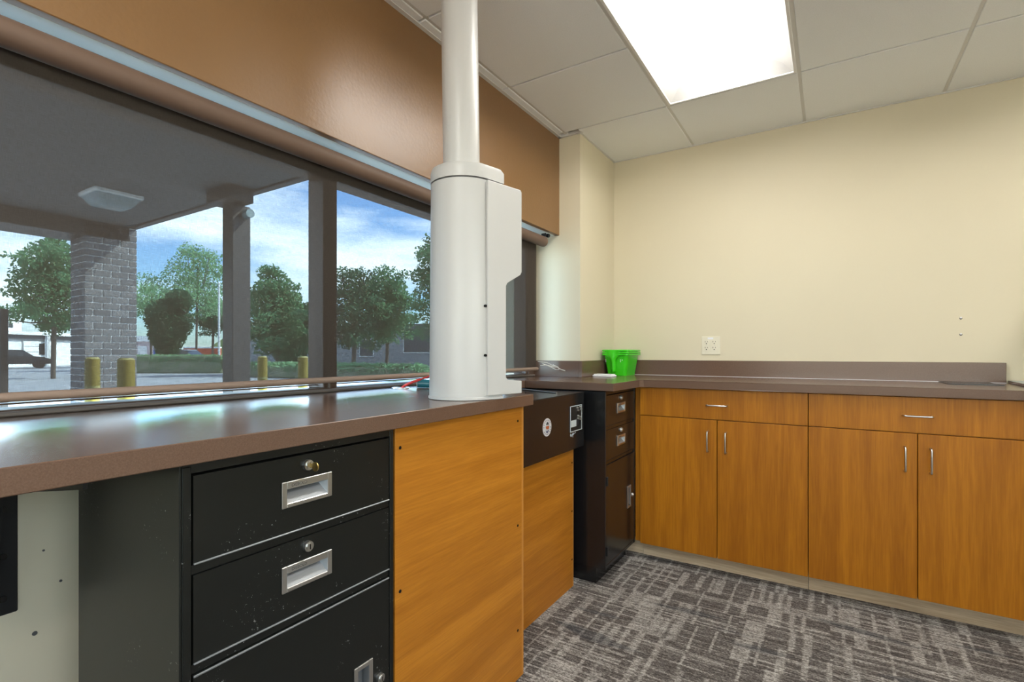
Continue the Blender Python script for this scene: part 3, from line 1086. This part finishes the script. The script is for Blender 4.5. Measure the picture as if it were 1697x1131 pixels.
# ------------------------------------------------------------------ things on the corner counter
# nested green baskets
BX0, BX1, BYA, BYB = -1.243, -1.070, 3.060, 3.300


def basket(label, dz):
    t = thing('plastic_basket', label, 'basket', ((BX0 + BX1) / 2, (BYA + BYB) / 2, CTOP + dz), 'nested green baskets')
    H = .140

    def rr(x0, x1, y0, y1, z, r=.022, n=6):
        pts = []
        for (cx, cy, a) in ((x1 - r, y1 - r, 0), (x0 + r, y1 - r, 90), (x0 + r, y0 + r, 180), (x1 - r, y0 + r, 270)):
            for k in range(n + 1):
                th = math.radians(a + 90 * k / n)
                pts.append((cx + r * math.cos(th), cy + r * math.sin(th), z))
        return pts
    z0 = CTOP + dz + .0008
    zt = z0 + H

    def lvl(q, inset=0.0):
        s = .019 * (1 - q) + inset
        return rr(BX0 + .006 + s, BX1 - .006 - s, BYA + .006 + s, BYB - .006 - s, z0 + H * q)
    rings = [lvl(0), lvl(.25), lvl(.5), lvl(.75), lvl(1.0)]
    vs, fs = [], []
    n = len(rings[0])
    for r in rings:
        vs += r
    for i in range(len(rings) - 1):
        for k in range(n):
            fs.append((i * n + k, i * n + (k + 1) % n, (i + 1) * n + (k + 1) % n, (i + 1) * n + k))
    fs.append(tuple(range(n - 1, -1, -1)))
    MB().add(vs, fs).build('tub', M['green'], t, smooth=40)
    # rolled rim
    R = [rr(BX0 + .006, BX1 - .006, BYA + .006, BYB - .006, zt), rr(BX0 - .001, BX1 + .001, BYA - .001, BYB + .001, zt + .001),
         rr(BX0 - .005, BX1 + .005, BYA - .005, BYB + .005, zt - .002), rr(BX0 - .005, BX1 + .005, BYA - .005, BYB + .005, zt - .0085)]
    vs, fs = [], []
    for r in R:
        vs += r
    for i in range(len(R) - 1):
        for k in range(n):
            fs.append((i * n + k, i * n + (k + 1) % n, (i + 1) * n + (k + 1) % n, (i + 1) * n + k))
    MB().add(vs, fs).build('rim', M['green'], t, smooth=60)
    # tongue-shaped handle dipping from the rim on the end wall
    xc = (BX0 + BX1) / 2 - .014
    vs, fs = [], []
    nz, nx = 16, 10
    for i in range(nz + 1):
        q = i / nz
        hw = .017 + .040 * max(0, 1 - q * 2.6) ** 2 if q < .88 else .017 * math.sqrt(max(0, 1 - ((q - .88) / .12) ** 2))
        for k in range(nx + 1):
            s = -1 + 2 * k / nx
            bulge = .016 * (1 - s * s) * min(1, q * 2 + .45) + .002
            y = BYA + .019 * (q * .86) - bulge
            vs.append((xc + hw * s, y, zt - .002 - .118 * q))
    for i in range(nz):
        for k in range(nx):
            a = i * (nx + 1) + k
            fs.append((a, a + 1, a + nx + 2, a + nx + 1))
    hd_ = MB().add(vs, fs).build('handle', M['green'], t, smooth=60)
    edge = [vs[i * (nx + 1)] for i in range(nz + 1)] + [vs[i * (nx + 1) + nx] for i in range(nz - 1, -1, -1)]
    MB().tube([Vector(e_) - Vector((0, .0015, 0)) for e_ in edge], .0017, 6).build('handle_bead', M['green'], hd_, smooth=60)
    # raised ribs on the long side
    for z in (.035, .062, .089):
        s = .019 * (1 - z / H)
        MB().box(BX1 - .007 - s, BX1 - .0045 - s, BYA + .04, BYB - .04, z0 + z, z0 + z + .002).build('rib', M['green'], t)
    if dz == 0:
        for (dx, z) in ((-.052, .10), (-.052, .09), (.046, .10), (.058, .10), (.046, .09)):
            s = .019 * (1 - z / H)
            MB().cyl((xc + dx, BYA + .0045 + s, z0 + z), (xc + dx, BYA + .0075 + s, z0 + z), .0028, n=10).build('vent_dot', M['white_plastic'], t)
    return t


for lab, dz in (('bottom green plastic basket of the nested stack in the corner', 0.0),
                ('middle green plastic basket of the nested stack in the corner', .0125),
                ('topmost green plastic basket of the nested stack in the corner', .025)):
    basket(lab, dz)

tl = thing('plastic_tray', 'flat white plastic tray lying in front of the green baskets', 'tray', (-1.18, 2.93, CTOP))
MB().prism([(-1.243, 2.90), (-1.233, 2.887), (-1.118, 2.887), (-1.108, 2.90), (-1.108, 2.96), (-1.118, 2.975), (-1.233, 2.975), (-1.243, 2.96)], CTOP + .0005, CTOP + .010, .003, 2).build('base', M['white_plastic'], tl)
MB().prism([(-1.235, 2.900), (-1.116, 2.900), (-1.116, 2.962), (-1.235, 2.962)], CTOP + .010, CTOP + .0165, .004, 2).build('raised_top', M['white_plastic'], tl)

pd = thing('desk_pad', 'thin glossy black pad lying at the end of the backsplash', 'pad', (.55, 3.17, CTOP))
MB().prism([(.462, 3.052), (.652, 3.046), (.648, 3.298), (.460, 3.298)], CTOP + .0003, CTOP + .0038, .001).build('sheet', M['pad'], pd)
MB().prism([(.474, 3.064), (.640, 3.058), (.637, 3.288), (.472, 3.288)], CTOP + .0038, CTOP + .0043).build('inset', M['black_gloss'], pd)

bd = thing('laminate_board', 'loose brown laminate board lying flat at the end of the counter', 'board', (.83, 3.15, CTOP))
MB().prism([(.700, 2.98), (.945, 2.98), (.945, 3.322), (.722, 3.322)], CTOP + .0003, CTOP + .012, .001).build('slab', M['laminate'], bd)
MB().prism([(.703, 2.983), (.942, 2.983), (.942, 3.319), (.725, 3.319)], CTOP + .012, CTOP + .0125).build('top_face', M['label_pale'], bd)

# outlet on the back wall
ot = thing('wall_outlet', 'ivory four-socket outlet plate on the cream back wall', 'outlet', (-.629, YB, 1.172))
MB().box(-.684, -.574, YB - .006, YB, 1.116, 1.229, .0025, 2).build('plate', M['outlet'], ot)
for xx in (-.655, -.609):
    for zz in (1.191, 1.154):
        rec = MB().cyl((xx, YB - .0075, zz), (xx, YB - .0055, zz), .0165, n=24).build('socket', M['outlet'], ot, smooth=40)
        sl = MB()
        sl.box(xx - .0085, xx - .006, YB - .0082, YB - .0072, zz + .001, zz + .009)
        sl.box(xx + .0055, xx + .0075, YB - .0082, YB - .0072, zz + .002, zz + .008)
        sl.cyl((xx - .0005, YB - .0082, zz - .007), (xx - .0005, YB - .0072, zz - .007), .003, n=10)
        sl.build('slots', M['dark_hole'], rec)
for xx in (-.655, -.609):
    MB().cyl((xx, YB - .0068, 1.1725), (xx, YB - .0055, 1.1725), .0025, n=10).build('screw', M['chrome'], ot)
MB().box(-.648, -.615, YB - .0066, YB - .0058, 1.2105, 1.222).build('sticker', M['white_plastic'], ot)

# grommet, red cable and teal cap at the back of the window counter
gm = thing('cable_grommet', 'round metal cable grommet set in the window counter', 'grommet', (-1.492, 1.51, CTOP))
g = MB()
vs, fs = [], []
prof = [(.037, .0003), (.036, .004), (.030, .0045), (.027, .002), (.026, .0006)]
n = 32
for r, z in prof:
    for k in range(n):
        th = 2 * math.pi * k / n
        vs.append((-1.492 + r * math.cos(th), 1.51 + r * math.sin(th), CTOP + z))
for i in range(len(prof) - 1):
    for k in range(n):
        fs.append((i * n + k, i * n + (k + 1) % n, (i + 1) * n + (k + 1) % n, (i + 1) * n + k))
g.add(vs, fs)
g.build('ring', M['chrome'], gm, smooth=50)
MB().cyl((-1.492, 1.51, CTOP + .0002), (-1.492, 1.51, CTOP + .001), .0262, n=32).build('opening', M['dark_hole'], gm)
rc = thing('red_cable', 'red cable rising from the counter grommet to the white terminal', 'cable', (-1.488, 1.515, CTOP + .001))
MB().tube([(-1.488, 1.512, CTOP + .0012), (-1.478, 1.522, CTOP + .012), (-1.455, 1.535, CTOP + .024), (-1.420, 1.545, CTOP + .036)], .0055, 10).build('boot', M['red_cable'], rc, smooth=60)
MB().tube([(-1.420, 1.545, CTOP + .036), (-1.37, 1.55, CTOP + .052), (-1.30, 1.55, CTOP + .072), (-1.22, 1.52, CTOP + .085), (-1.14, 1.46, CTOP + .090), (-1.07, 1.40, CTOP + .090), (-1.03, 1.372, CTOP + .09)], .0036, 10).build('wire', M['red_cable'], rc, smooth=60)
tc_ = thing('teal_cap', 'small teal plastic cap lying behind the white terminal', 'cap', (-1.415, 1.60, CTOP))
pa, pb = Vector((-1.452, 1.572, CTOP + .0195)), Vector((-1.385, 1.606, CTOP + .0165))
MB().cyl(pa, pb, .0185, .0155, 24).build('shell', M['teal'], tc_, smooth=40)
MB().cyl(pa - (pb - pa).normalized() * .003, pa, .0190, .0190, 24).build('lip', M['label_pale'], tc_, smooth=40)

# ------------------------------------------------------------------ outdoors
GZ = -.10
gr = MB().add([(-120, -90, GZ), (90, -90, GZ), (90, 120, GZ), (-120, 120, GZ)], [(0, 1, 2, 3)]).build('ground', M['asphalt'])
gr['kind'] = 'structure'
kb = MB().box(-1.75 - 1.2, -1.751, -20, 4.2, GZ, GZ + .10).build('pavement', M['grey_wall'])
kb['kind'] = 'structure'
M['bounce_paving'] = mat('pale_bounce_paving', (0.58, 0.56, 0.52), 0.9, 0.2)
kb2 = MB().box(-14, 18, -34, YR - .16, GZ, GZ + .04).build('pavement_bounce', M['bounce_paving'])  # unseen pale paving added to bounce sun in through the rear window
kb2['kind'] = 'structure'

# canopy over the drive-through
XC0, XC1, YC0, YC1, ZC = -10.07, -1.76, -1.2, 3.38, 2.975
cn = thing('drive_through_canopy', 'brown canopy roof over the drive-through lane outside the window', 'canopy', (-5.9, 1.1, ZC))
MB().box(XC0 + .02, XC1, YC0, YC1 - .02, ZC, ZC + .35).build('soffit_slab', M['canopy'], cn)
MB().box(XC0, XC1, YC1 - .10, YC1, ZC - .02, ZC + .55, .01).build('fascia', M['post'], cn)
MB().box(XC0, XC0 + .35, YC0, YC1 - .10, ZC - .06, ZC + .55, .01).build('fascia', M['post'], cn)
MB().box(-9.35, -8.7, YC0, YC1 - .10, ZC - .22, ZC, .01).build('beam', M['post'], cn)
MB().box(-6.00, -5.52, 3.0, YC1 - .10, ZC - .16, ZC, .01).build('post_head', M['post'], cn)
q = at(185, 5.876)
q = Vector((q.x, q.y, ZC))
lm = thing('canopy_light', 'pale square light fixture under the outdoor canopy', 'light', (q.x, q.y, ZC))
MB().prism([(q.x - .24, q.y - .24), (q.x + .24, q.y - .24), (q.x + .24, q.y + .24), (q.x - .24, q.y + .24)], ZC - .05, ZC, .01).build('housing', M['white_wall'], lm)
vs = [(q.x + sx * a, q.y + sy * a, z) for a, z in ((.22, ZC - .05), (.15, ZC - .15)) for sx, sy in ((-1, -1), (1, -1), (1, 1), (-1, 1))]
MB().add(vs, [(0, 1, 5, 4), (1, 2, 6, 5), (2, 3, 7, 6), (3, 0, 4, 7), (7, 6, 5, 4)]).build('lens_box', M['canopy_lamp'], lm)

# brick pillar carrying it: mortar core and separate bricks
PX0, PX1, PYa, PYb = -9.22, -8.70, 2.75, 3.37
bp = thing('brick_pillar', 'grey brick pillar holding the far end of the canopy', 'pillar', ((PX0 + PX1) / 2, (PYa + PYb) / 2, GZ))
MB().box(PX0 + .008, PX1 - .008, PYa + .008, PYb - .008, GZ, ZC - .001).build('mortar_core', M['mortar'], bp)
bcache = {}


def brick(x0, x1, y0, y1, z0, z1):
    key = (round(x1 - x0, 3), round(y1 - y0, 3), round(z1 - z0, 3))
    if key not in bcache:
        a, b, c = (k / 2 for k in key)
        bcache[key] = MB().box(-a, a, -b, b, -c, c, .004).mesh('brick')
        bcache[key].materials.append(M['brick'])
    inst('brick', bcache[key], ((x0 + x1) / 2, (y0 + y1) / 2, (z0 + z1) / 2), bp)


CH, JT = .0925, .014
nc = int((ZC - GZ) / CH)
for c in range(nc):
    z0 = GZ + c * CH
    z1 = z0 + CH - JT
    off = (c % 2) * .5
    Lb = (PYb - PYa + JT) / 3
    cuts = [PYa] + [PYa + Lb * (k + off) for k in range(0, 4) if .02 < Lb * (k + off) < PYb - PYa - .02] + [PYb + JT]
    for a, b in zip(cuts[:-1], cuts[1:]):
        brick(PX1 - .10, PX1, a, b - JT, z0, z1)
    Lb2 = (PX1 - .10 - PX0) / 2
    cuts = [PX0] + ([PX0 + Lb2] if c % 2 else [PX0 + Lb2 * .5, PX0 + Lb2 * 1.5]) + [PX1 - .10]
    for a, b in zip(cuts[:-1], cuts[1:]):
        brick(a, b - JT, PYa, PYa + .06, z0, z1)

po = thing('canopy_post', 'dark square steel post under the canopy edge', 'post', (-5.79, 3.22, GZ))
MB().box(-5.90, -5.69, 3.13, 3.34, GZ, ZC - .16, .006).build('shaft', M['post'], po)
MB().box(-5.97, -5.62, 3.06, 3.41, GZ, GZ + .06, .006).build('base_plate', M['post'], po)
q = Vector((-5.69, 3.28, 2.72))
MB().cyl(q, q + Vector((.10, 0, 0)), .05, n=16).build('camera_dome', M['canopy_lamp'], po, smooth=40)

p5 = at(6, 5.2)
dp = thing('driveup_post', 'dark drive-up post at the left end of the window view', 'post', (p5.x, p5.y, GZ))
MB().box(p5.x - .03, p5.x + .03, p5.y - .03, p5.y + .03, GZ, 1.58, .006).build('shaft', M['post'], dp)
MB().box(p5.x - .08, p5.x + .08, p5.y - .08, p5.y + .08, GZ, GZ + .04, .006).build('base_plate', M['post'], dp)

for (u, fw, lab) in ((153, 6.1, 'yellow bollard in front of the brick pillar, left one'),
                     (209, 5.1, 'yellow bollard at the right edge of the brick pillar'),
                     (435, 8.3, 'yellow bollard just right of the dark canopy post'),
                     (502, 7.9, 'yellow bollard beside the window mullion')):
    p = at(u, fw)
    r = .074
    b = thing('bollard', lab, 'bollard', (p.x, p.y, GZ), 'yellow bollards outside')
    zt = 1.075
    MB().cyl((p.x, p.y, GZ), (p.x, p.y, zt - .02), r, n=24).build('sleeve', M['bollard'], b, smooth=40)
    MB().cyl((p.x, p.y, zt - .02), (p.x, p.y, zt), r, r * .75, 24).build('cap', M['bollard_band'], b, smooth=40)
    for z in (.35, .7):
        MB().cyl((p.x, p.y, z), (p.x, p.y, z + .03), r + .002, n=24).build('band', M['bollard_band'], b, smooth=40)


# trees: trunk, branches and a crown of separate leaves
nrng = np.random.default_rng(3)


def leaves(name, blobs, count, size, m, parent, up=0.3):
    blobs = np.array(blobs, dtype=float)            # x y z rx ry rz
    vol = blobs[:, 3] * blobs[:, 4] * blobs[:, 5]
    idx = nrng.choice(len(blobs), count, p=vol / vol.sum())
    d = nrng.normal(size=(count, 3))
    d /= np.linalg.norm(d, axis=1)[:, None]
    rad = nrng.random(count) ** 0.45
    c = blobs[idx, :3] + d * rad[:, None] * blobs[idx, 3:]
    a = nrng.normal(size=(count, 3))
    a /= np.linalg.norm(a, axis=1)[:, None]
    b = np.cross(a, nrng.normal(size=(count, 3)))
    b /= np.linalg.norm(b, axis=1)[:, None]
    s = size * (0.6 + 0.8 * nrng.random(count))[:, None]
    v = np.stack([c - a * s, c + b * s * .55, c + a * s, c - b * s * .55], axis=1).reshape(-1, 3)
    v -= np.array(root_loc(parent) if parent else (0, 0, 0))
    me = bpy.data.meshes.new(name)
    me.vertices.add(len(v))
    me.vertices.foreach_set('co', v.ravel())
    me.loops.add(count * 4)
    me.loops.foreach_set('vertex_index', np.arange(count * 4, dtype=np.int32))
    me.polygons.add(count)
    me.polygons.foreach_set('loop_start', np.arange(0, count * 4, 4, dtype=np.int32))
    me.update(calc_edges=True)
    me.materials.append(m)
    o = bpy.data.objects.new(name, me)
    col.objects.link(o)
    o['kind'] = 'stuff'
    if parent:
        o.parent = parent
    return o


def tree(label, u, fw, ztop, zcrown, rad, m, nblob, count, size, trunk=.10, fill=.30, cat='tree'):
    p = at(u, fw)
    t = thing('leafy_tree', label, cat, (p.x, p.y, GZ), 'trees outside the window')
    lr = random.Random(int(u * 13 + fw))
    zc, rz = (ztop + zcrown) / 2, (ztop - zcrown) / 2
    blobs = []
    tr = MB()
    tr.tube([(p.x, p.y, GZ), (p.x + .1, p.y, zcrown), (p.x + .05, p.y + .1, zc + rz * .4)], trunk, 8)
    for k in range(nblob * 3):
        th = lr.random() * 6.283
        ph = lr.uniform(-.95, .95)
        q = math.sqrt(1 - ph * ph) * lr.uniform(.25, 1.2) * (1.0 - .25 * ph)
        c = (p.x + rad * q * math.cos(th), p.y + rad * q * math.sin(th), zc + rz * ph * .92)
        s = rad * fill * lr.uniform(.35, 1.25)
        blobs.append((*c, s * lr.uniform(.8, 1.4), s * lr.uniform(.8, 1.4), s * lr.uniform(.5, .8)))
        if k % 4 == 0:
            tr.tube([(p.x + .08, p.y, min(c[2], zcrown + rz * .6)), ((p.x + c[0]) / 2, (p.y + c[1]) / 2, (c[2] + zcrown) / 2 + .2), c], trunk * .3, 5)
    tr.build('trunk', M['bark'], t, smooth=60)
    blobs.append((p.x, p.y, zc, rad * .8, rad * .8, rz * .85))
    leaves('foliage', blobs, count, size, m, t)
    return t


tree('leafy green tree left of the brick pillar, over the white building', 88, 24, 6.9, 2.0, 2.0, M['leaf'], 14, 11959, 0.087)
tree('airy pale green tree between the brick pillar and the dark post', 325, 38, 9.3, 3.6, 2.8, M['leaf_pale'], 16, 8280, 0.093, .08)
tree('small tree low against the white pole left of the dark post', 352, 44, 6.0, 2.3, 1.5, M['leaf_dark'], 9, 5060, 0.093)
tree('broad pale tree right behind the pillar edge', 250, 45, 7.4, 4.2, 2.6, M['leaf_pale'], 9, 4600, 0.099, .10)
tree('dense tree between the dark post and the mullion', 458, 29, 6.2, .6, 1.9, M['leaf'], 16, 13799, 0.093)
tree('dark low tree behind the two right bollards', 492, 34, 4.9, .3, 1.9, M['leaf_dark'], 14, 11500, 0.099)
tree('tree beside the mullion in the right-hand pane', 585, 29, 6.3, 1.0, 1.9, M['leaf_dark'], 13, 8280, 0.087, .12)
tree('mid green tree in the middle of the right-hand pane', 640, 31, 7.0, 1.2, 1.8, M['leaf'], 16, 12649, 0.087)
tree('tall tree by the white terminal in the right-hand pane', 742, 25, 7.6, 1.2, 2.1, M['leaf'], 18, 14949, 0.081)

# clipped dark evergreen
p = at(278, 33)
ev = thing('evergreen_shrub', 'dark rounded evergreen behind the hedge', 'shrub', (p.x, p.y, GZ))
MB().tube([(p.x, p.y, GZ), (p.x, p.y, 2.5)], .15, 8).build('trunk', M['bark'], ev)
leaves('foliage', [(p.x - .15, p.y - .1, 3.4, 1.15, 1.15, 1.3), (p.x, p.y, 2.4, 1.1, 1.1, 1.2), (p.x, p.y, 1.5, .75, .75, .9), (p.x + .4, p.y + .5, 4.5, .8, .8, .9), (p.x + .5, p.y + .6, 3.0, .7, .7, .9)], 18000, .085, M['leaf_dark'], ev)


# hedges
def hedge(label, u0, f0, u1, f1, h, wdt, count):
    a, b = at(u0, f0), at(u1, f1)
    mid = (a + b) / 2
    t = thing('clipped_hedge', label, 'hedge', (mid.x, mid.y, GZ), 'hedges along the street')
    d = (b - a)
    ln = d.length
    d.normalize()
    n_ = Vector((-d.y, d.x, 0))
    w = wdt / 2
    MB().prism([tuple((a - n_ * w)[:2]), tuple((b - n_ * w)[:2]), tuple((b + n_ * w)[:2]), tuple((a + n_ * w)[:2])], GZ, h - .06, .05).build('core', M['hedge_core'], t)
    k = int(ln / .5)
    bl_ = []
    for i in range(k + 1):
        c = a + d * (ln * i / k)
        bl_.append((c.x, c.y, h * .72, .5, .5, .30))
    leaves('foliage', bl_, count, .09, M['leaf_pale'], t)


hedge('long clipped hedge between the brick pillar and the dark post', 190, 31, 372, 31, 1.02, .8, 9000)
hedge('low hedge under the dense trees right of the dark post', 405, 26.5, 695, 21.5, .55, .8, 9000)

# grassy bank and orange barrier behind the hedge
p0, p1 = at(300, 52), at(380, 52)
bk_ = thing('grass_bank', 'sunlit grassy bank behind the hedge by the white pole', 'lawn', ((p0.x + p1.x) / 2, (p0.y + p1.y) / 2, GZ))
dn = (p1 - p0).normalized()
away = Vector((-CS, CC, 0))
vs = [p0 + Vector((0, 0, GZ)), p1 + Vector((0, 0, GZ)), p1 + away * 8 + Vector((0, 0, 3.0)), p0 + away * 8 + Vector((0, 0, 3.0)), p0 + away * 8 + Vector((0, 0, GZ)), p1 + away * 8 + Vector((0, 0, GZ))]
MB().add(vs, [(0, 1, 2, 3), (3, 2, 5, 4), (0, 3, 4), (1, 5, 2)]).build('slope', M['grass'], bk_)
p0, p1 = at(305, 46), at(366, 46)
ob = thing('orange_barrier', 'orange red barrier wall behind the hedge', 'barrier', ((p0.x + p1.x) / 2, (p0.y + p1.y) / 2, GZ))
n_ = Vector((-(p1 - p0).y, (p1 - p0).x, 0)).normalized() * .12
MB().prism([tuple((p0 - n_)[:2]), tuple((p1 - n_)[:2]), tuple((p1 + n_)[:2]), tuple((p0 + n_)[:2])], GZ, 1.55, .02).build('panel', M['orange'], ob)
MB().prism([tuple((p0 - n_ * 1.4)[:2]), tuple((p1 - n_ * 1.4)[:2]), tuple((p1 + n_ * 1.4)[:2]), tuple((p0 + n_ * 1.4)[:2])], 1.55, 1.68, .02).build('coping', M['white_wall'], ob)

p = at(363, 34)
wpole = thing('utility_pole', 'thin white pole just left of the dark post', 'pole', (p.x, p.y, GZ))
MB().cyl((p.x, p.y, GZ), (p.x, p.y, 5.8), .075, .06, 12).build('shaft', M['white_wall'], wpole, smooth=40)
MB().cyl((p.x, p.y, 5.8), (p.x, p.y, 5.9), .09, .03, 12).build('cap', M['white_wall'], wpole, smooth=40)

p = at(263, 40)
dr_ = thing('blue_drum', 'blue drum beside the dark evergreen', 'drum', (p.x, p.y, GZ))
MB().cyl((p.x, p.y, GZ), (p.x, p.y, 1.35), .36, n=20).build('barrel', M['blue_tarp'], dr_, smooth=40)
MB().cyl((p.x, p.y, 1.35), (p.x, p.y, 1.42), .38, .34, n=20).build('lid', M['blue_tarp'], dr_, smooth=40)


# buildings
def frontage(u0, f0, u1, f1):
    a, b = at(u0, f0), at(u1, f1)
    d = (b - a).normalized()
    n_ = Vector((d.y, -d.x, 0))          # towards the viewer
    if n_.dot(-a) < 0:
        n_ = -n_
    return a, b, d, n_


def slab(mb, a, d, n_, s0, s1, n0, n1, z0, z1):
    pts = [a + d * s0 + n_ * n0, a + d * s1 + n_ * n0, a + d * s1 + n_ * n1, a + d * s0 + n_ * n1]
    vs = [(q.x, q.y, z0) for q in pts] + [(q.x, q.y, z1) for q in pts]
    mb.add(vs, [(3, 2, 1, 0), (4, 5, 6, 7), (0, 1, 5, 4), (1, 2, 6, 5), (2, 3, 7, 6), (3, 0, 4, 7)])
    return mb


a, b, d, n_ = frontage(-60, 40, 190, 56)
ln = (b - a).length
wb_ = thing('white_building', 'low white building with flat roof seen left of the brick pillar', 'building', ((a.x + b.x) / 2, (a.y + b.y) / 2, GZ))
slab(MB(), a, d, n_, 0, ln, -5, 0, GZ, 2.35).build('wall', M['white_wall'], wb_)
slab(MB(), a, d, n_, -.3, ln + .3, -5, .5, 2.75, 3.05).build('roof_edge', M['white_wall'], wb_)
slab(MB(), a, d, n_, 0, ln, -5, .2, 2.35, 2.75).build('eave_band', M['roof_dark'], wb_)


def sof(u, f=47):
    return (at(u, f) - a).dot(d)


s = sof(105)
w_ = slab(MB(), a, d, n_, s - .45, s + .45, 0, .05, .85, 2.1).build('window_frame', M['grey_wall'], wb_)
slab(MB(), a, d, n_, s - .36, s + .36, .05, .07, .95, 2.0).build('window_pane', M['car_glass'], w_)
s = sof(82)
slab(MB(), a, d, n_, s - .45, s + .45, 0, .06, GZ, 1.0).build('planter', M['leaf_dark'], wb_)
s = sof(56)
g_ = slab(MB(), a, d, n_, s - 2.1, s + 1.0, 0, .04, .7, 2.25).build('garage_door', M['grey_wall'], wb_)
for k in range(3):
    slab(MB(), a, d, n_, s - 2.0, s + .9, .04, .07, .75 + k * .5, 1.2 + k * .5).build('garage_panel', M['white_wall'], g_)
for u in (14, 37):
    s = sof(u)
    slab(MB(), a, d, n_, s - .12, s + .12, .25, .49, GZ, 2.75).build('carport_post', M['white_wall'], wb_)
s = sof(38)
slab(MB(), a, d, n_, s - 1.2, s + 1.2, -6, -3, 3.0, 4.3).build('roof_hut', M['white_wall'], wb_)
slab(MB(), a, d, n_, s - .1, s + .3, -3.0, -2.97, 3.5, 3.9).build('hut_window', M['car_glass'], wb_)

a, b, d, n_ = frontage(400, 44, 800, 36)
ln = (b - a).length
gb = thing('grey_building', 'pale grey building with dark openings behind the right-hand trees', 'building', ((a.x + b.x) / 2, (a.y + b.y) / 2, GZ))
slab(MB(), a, d, n_, 0, ln, -6, 0, GZ, 3.0).build('wall', M['grey_wall'], gb)
slab(MB(), a, d, n_, -.2, ln + .2, -6.2, .3, 3.0, 3.3).build('roof_edge', M['roof_dark'], gb)
for u, z0, z1, hw in ((694, 1.2, 3.0, 1.1), (612, .9, 2.2, .6), (470, .3, 2.3, .5), (545, .9, 2.2, .6)):
    f = 44 + (u - 400) / 400 * -8
    s = (at(u, f) - a).dot(d)
    o = slab(MB(), a, d, n_, s - hw - .08, s + hw + .08, 0, .05, z0 - .08, z1 + .0).build('window_frame', M['white_wall'], gb)
    slab(MB(), a, d, n_, s - hw, s + hw, .05, .07, z0, z1 - .05).build('window_pane', M['roof_dark'], o)
a, b, d, n_ = frontage(215, 56, 262, 56)
ln = (b - a).length
sh = thing('pink_shed', 'pale pink shed with white roof right of the brick pillar', 'shed', ((a.x + b.x) / 2, (a.y + b.y) / 2, GZ))
slab(MB(), a, d, n_, 0, ln, -3, 0, GZ, 2.4).build('wall', M['pink_wall'], sh)
slab(MB(), a, d, n_, -.2, ln + .2, -3.2, .3, 2.4, 3.0).build('roof', M['white_wall'], sh)
s = ln * .45
slab(MB(), a, d, n_, s - .5, s + .5, 0, .05, GZ, 1.9).build('door', M['white_wall'], sh)


def car(label, u, fw, heading, paint):
    p = at(u, fw)
    t = thing('parked_car', label, 'car', (p.x, p.y, GZ))
    d = Vector((math.cos(heading), math.sin(heading), 0))
    n_ = Vector((-d.y, d.x, 0))

    def prof(pts, w):
        v = [p + d * x + n_ * s * w + Vector((0, 0, GZ + z)) for s in (-1, 1) for x, z in pts]
        k = len(pts)
        fs = [tuple(range(k)), tuple(range(2 * k - 1, k - 1, -1))] + [(i, k + i, k + (i + 1) % k, (i + 1) % k) for i in range(k)]
        return MB().add(v, fs)
    prof([(-2.2, .35), (2.2, .35), (2.25, .7), (1.3, .95), (-2.0, 1.0), (-2.25, .8)], .88).build('body', paint, t)
    prof([(-1.8, .98), (1.1, .95), (.5, 1.42), (-1.3, 1.45)], .76).build('cabin', M['car_glass'], t)
    prof([(-1.25, 1.44), (.45, 1.42), (.40, 1.48), (-1.2, 1.50)], .72).build('roof', paint, t)
    for x in (-1.4, 1.4):
        for s in (-1, 1):
            c = p + d * x + n_ * (s * .80) + Vector((0, 0, GZ + .33))
            MB().cyl(c - n_ * .1, c + n_ * .1, .33, n=20).build('wheel', M['rubber'], t, smooth=40)


car('black car parked under the white building carport', 24, 40, math.radians(80), M['car_black'])
car('silver car roof showing behind the hedge by the evergreen', 306, 37, math.radians(35), M['car_silver'])
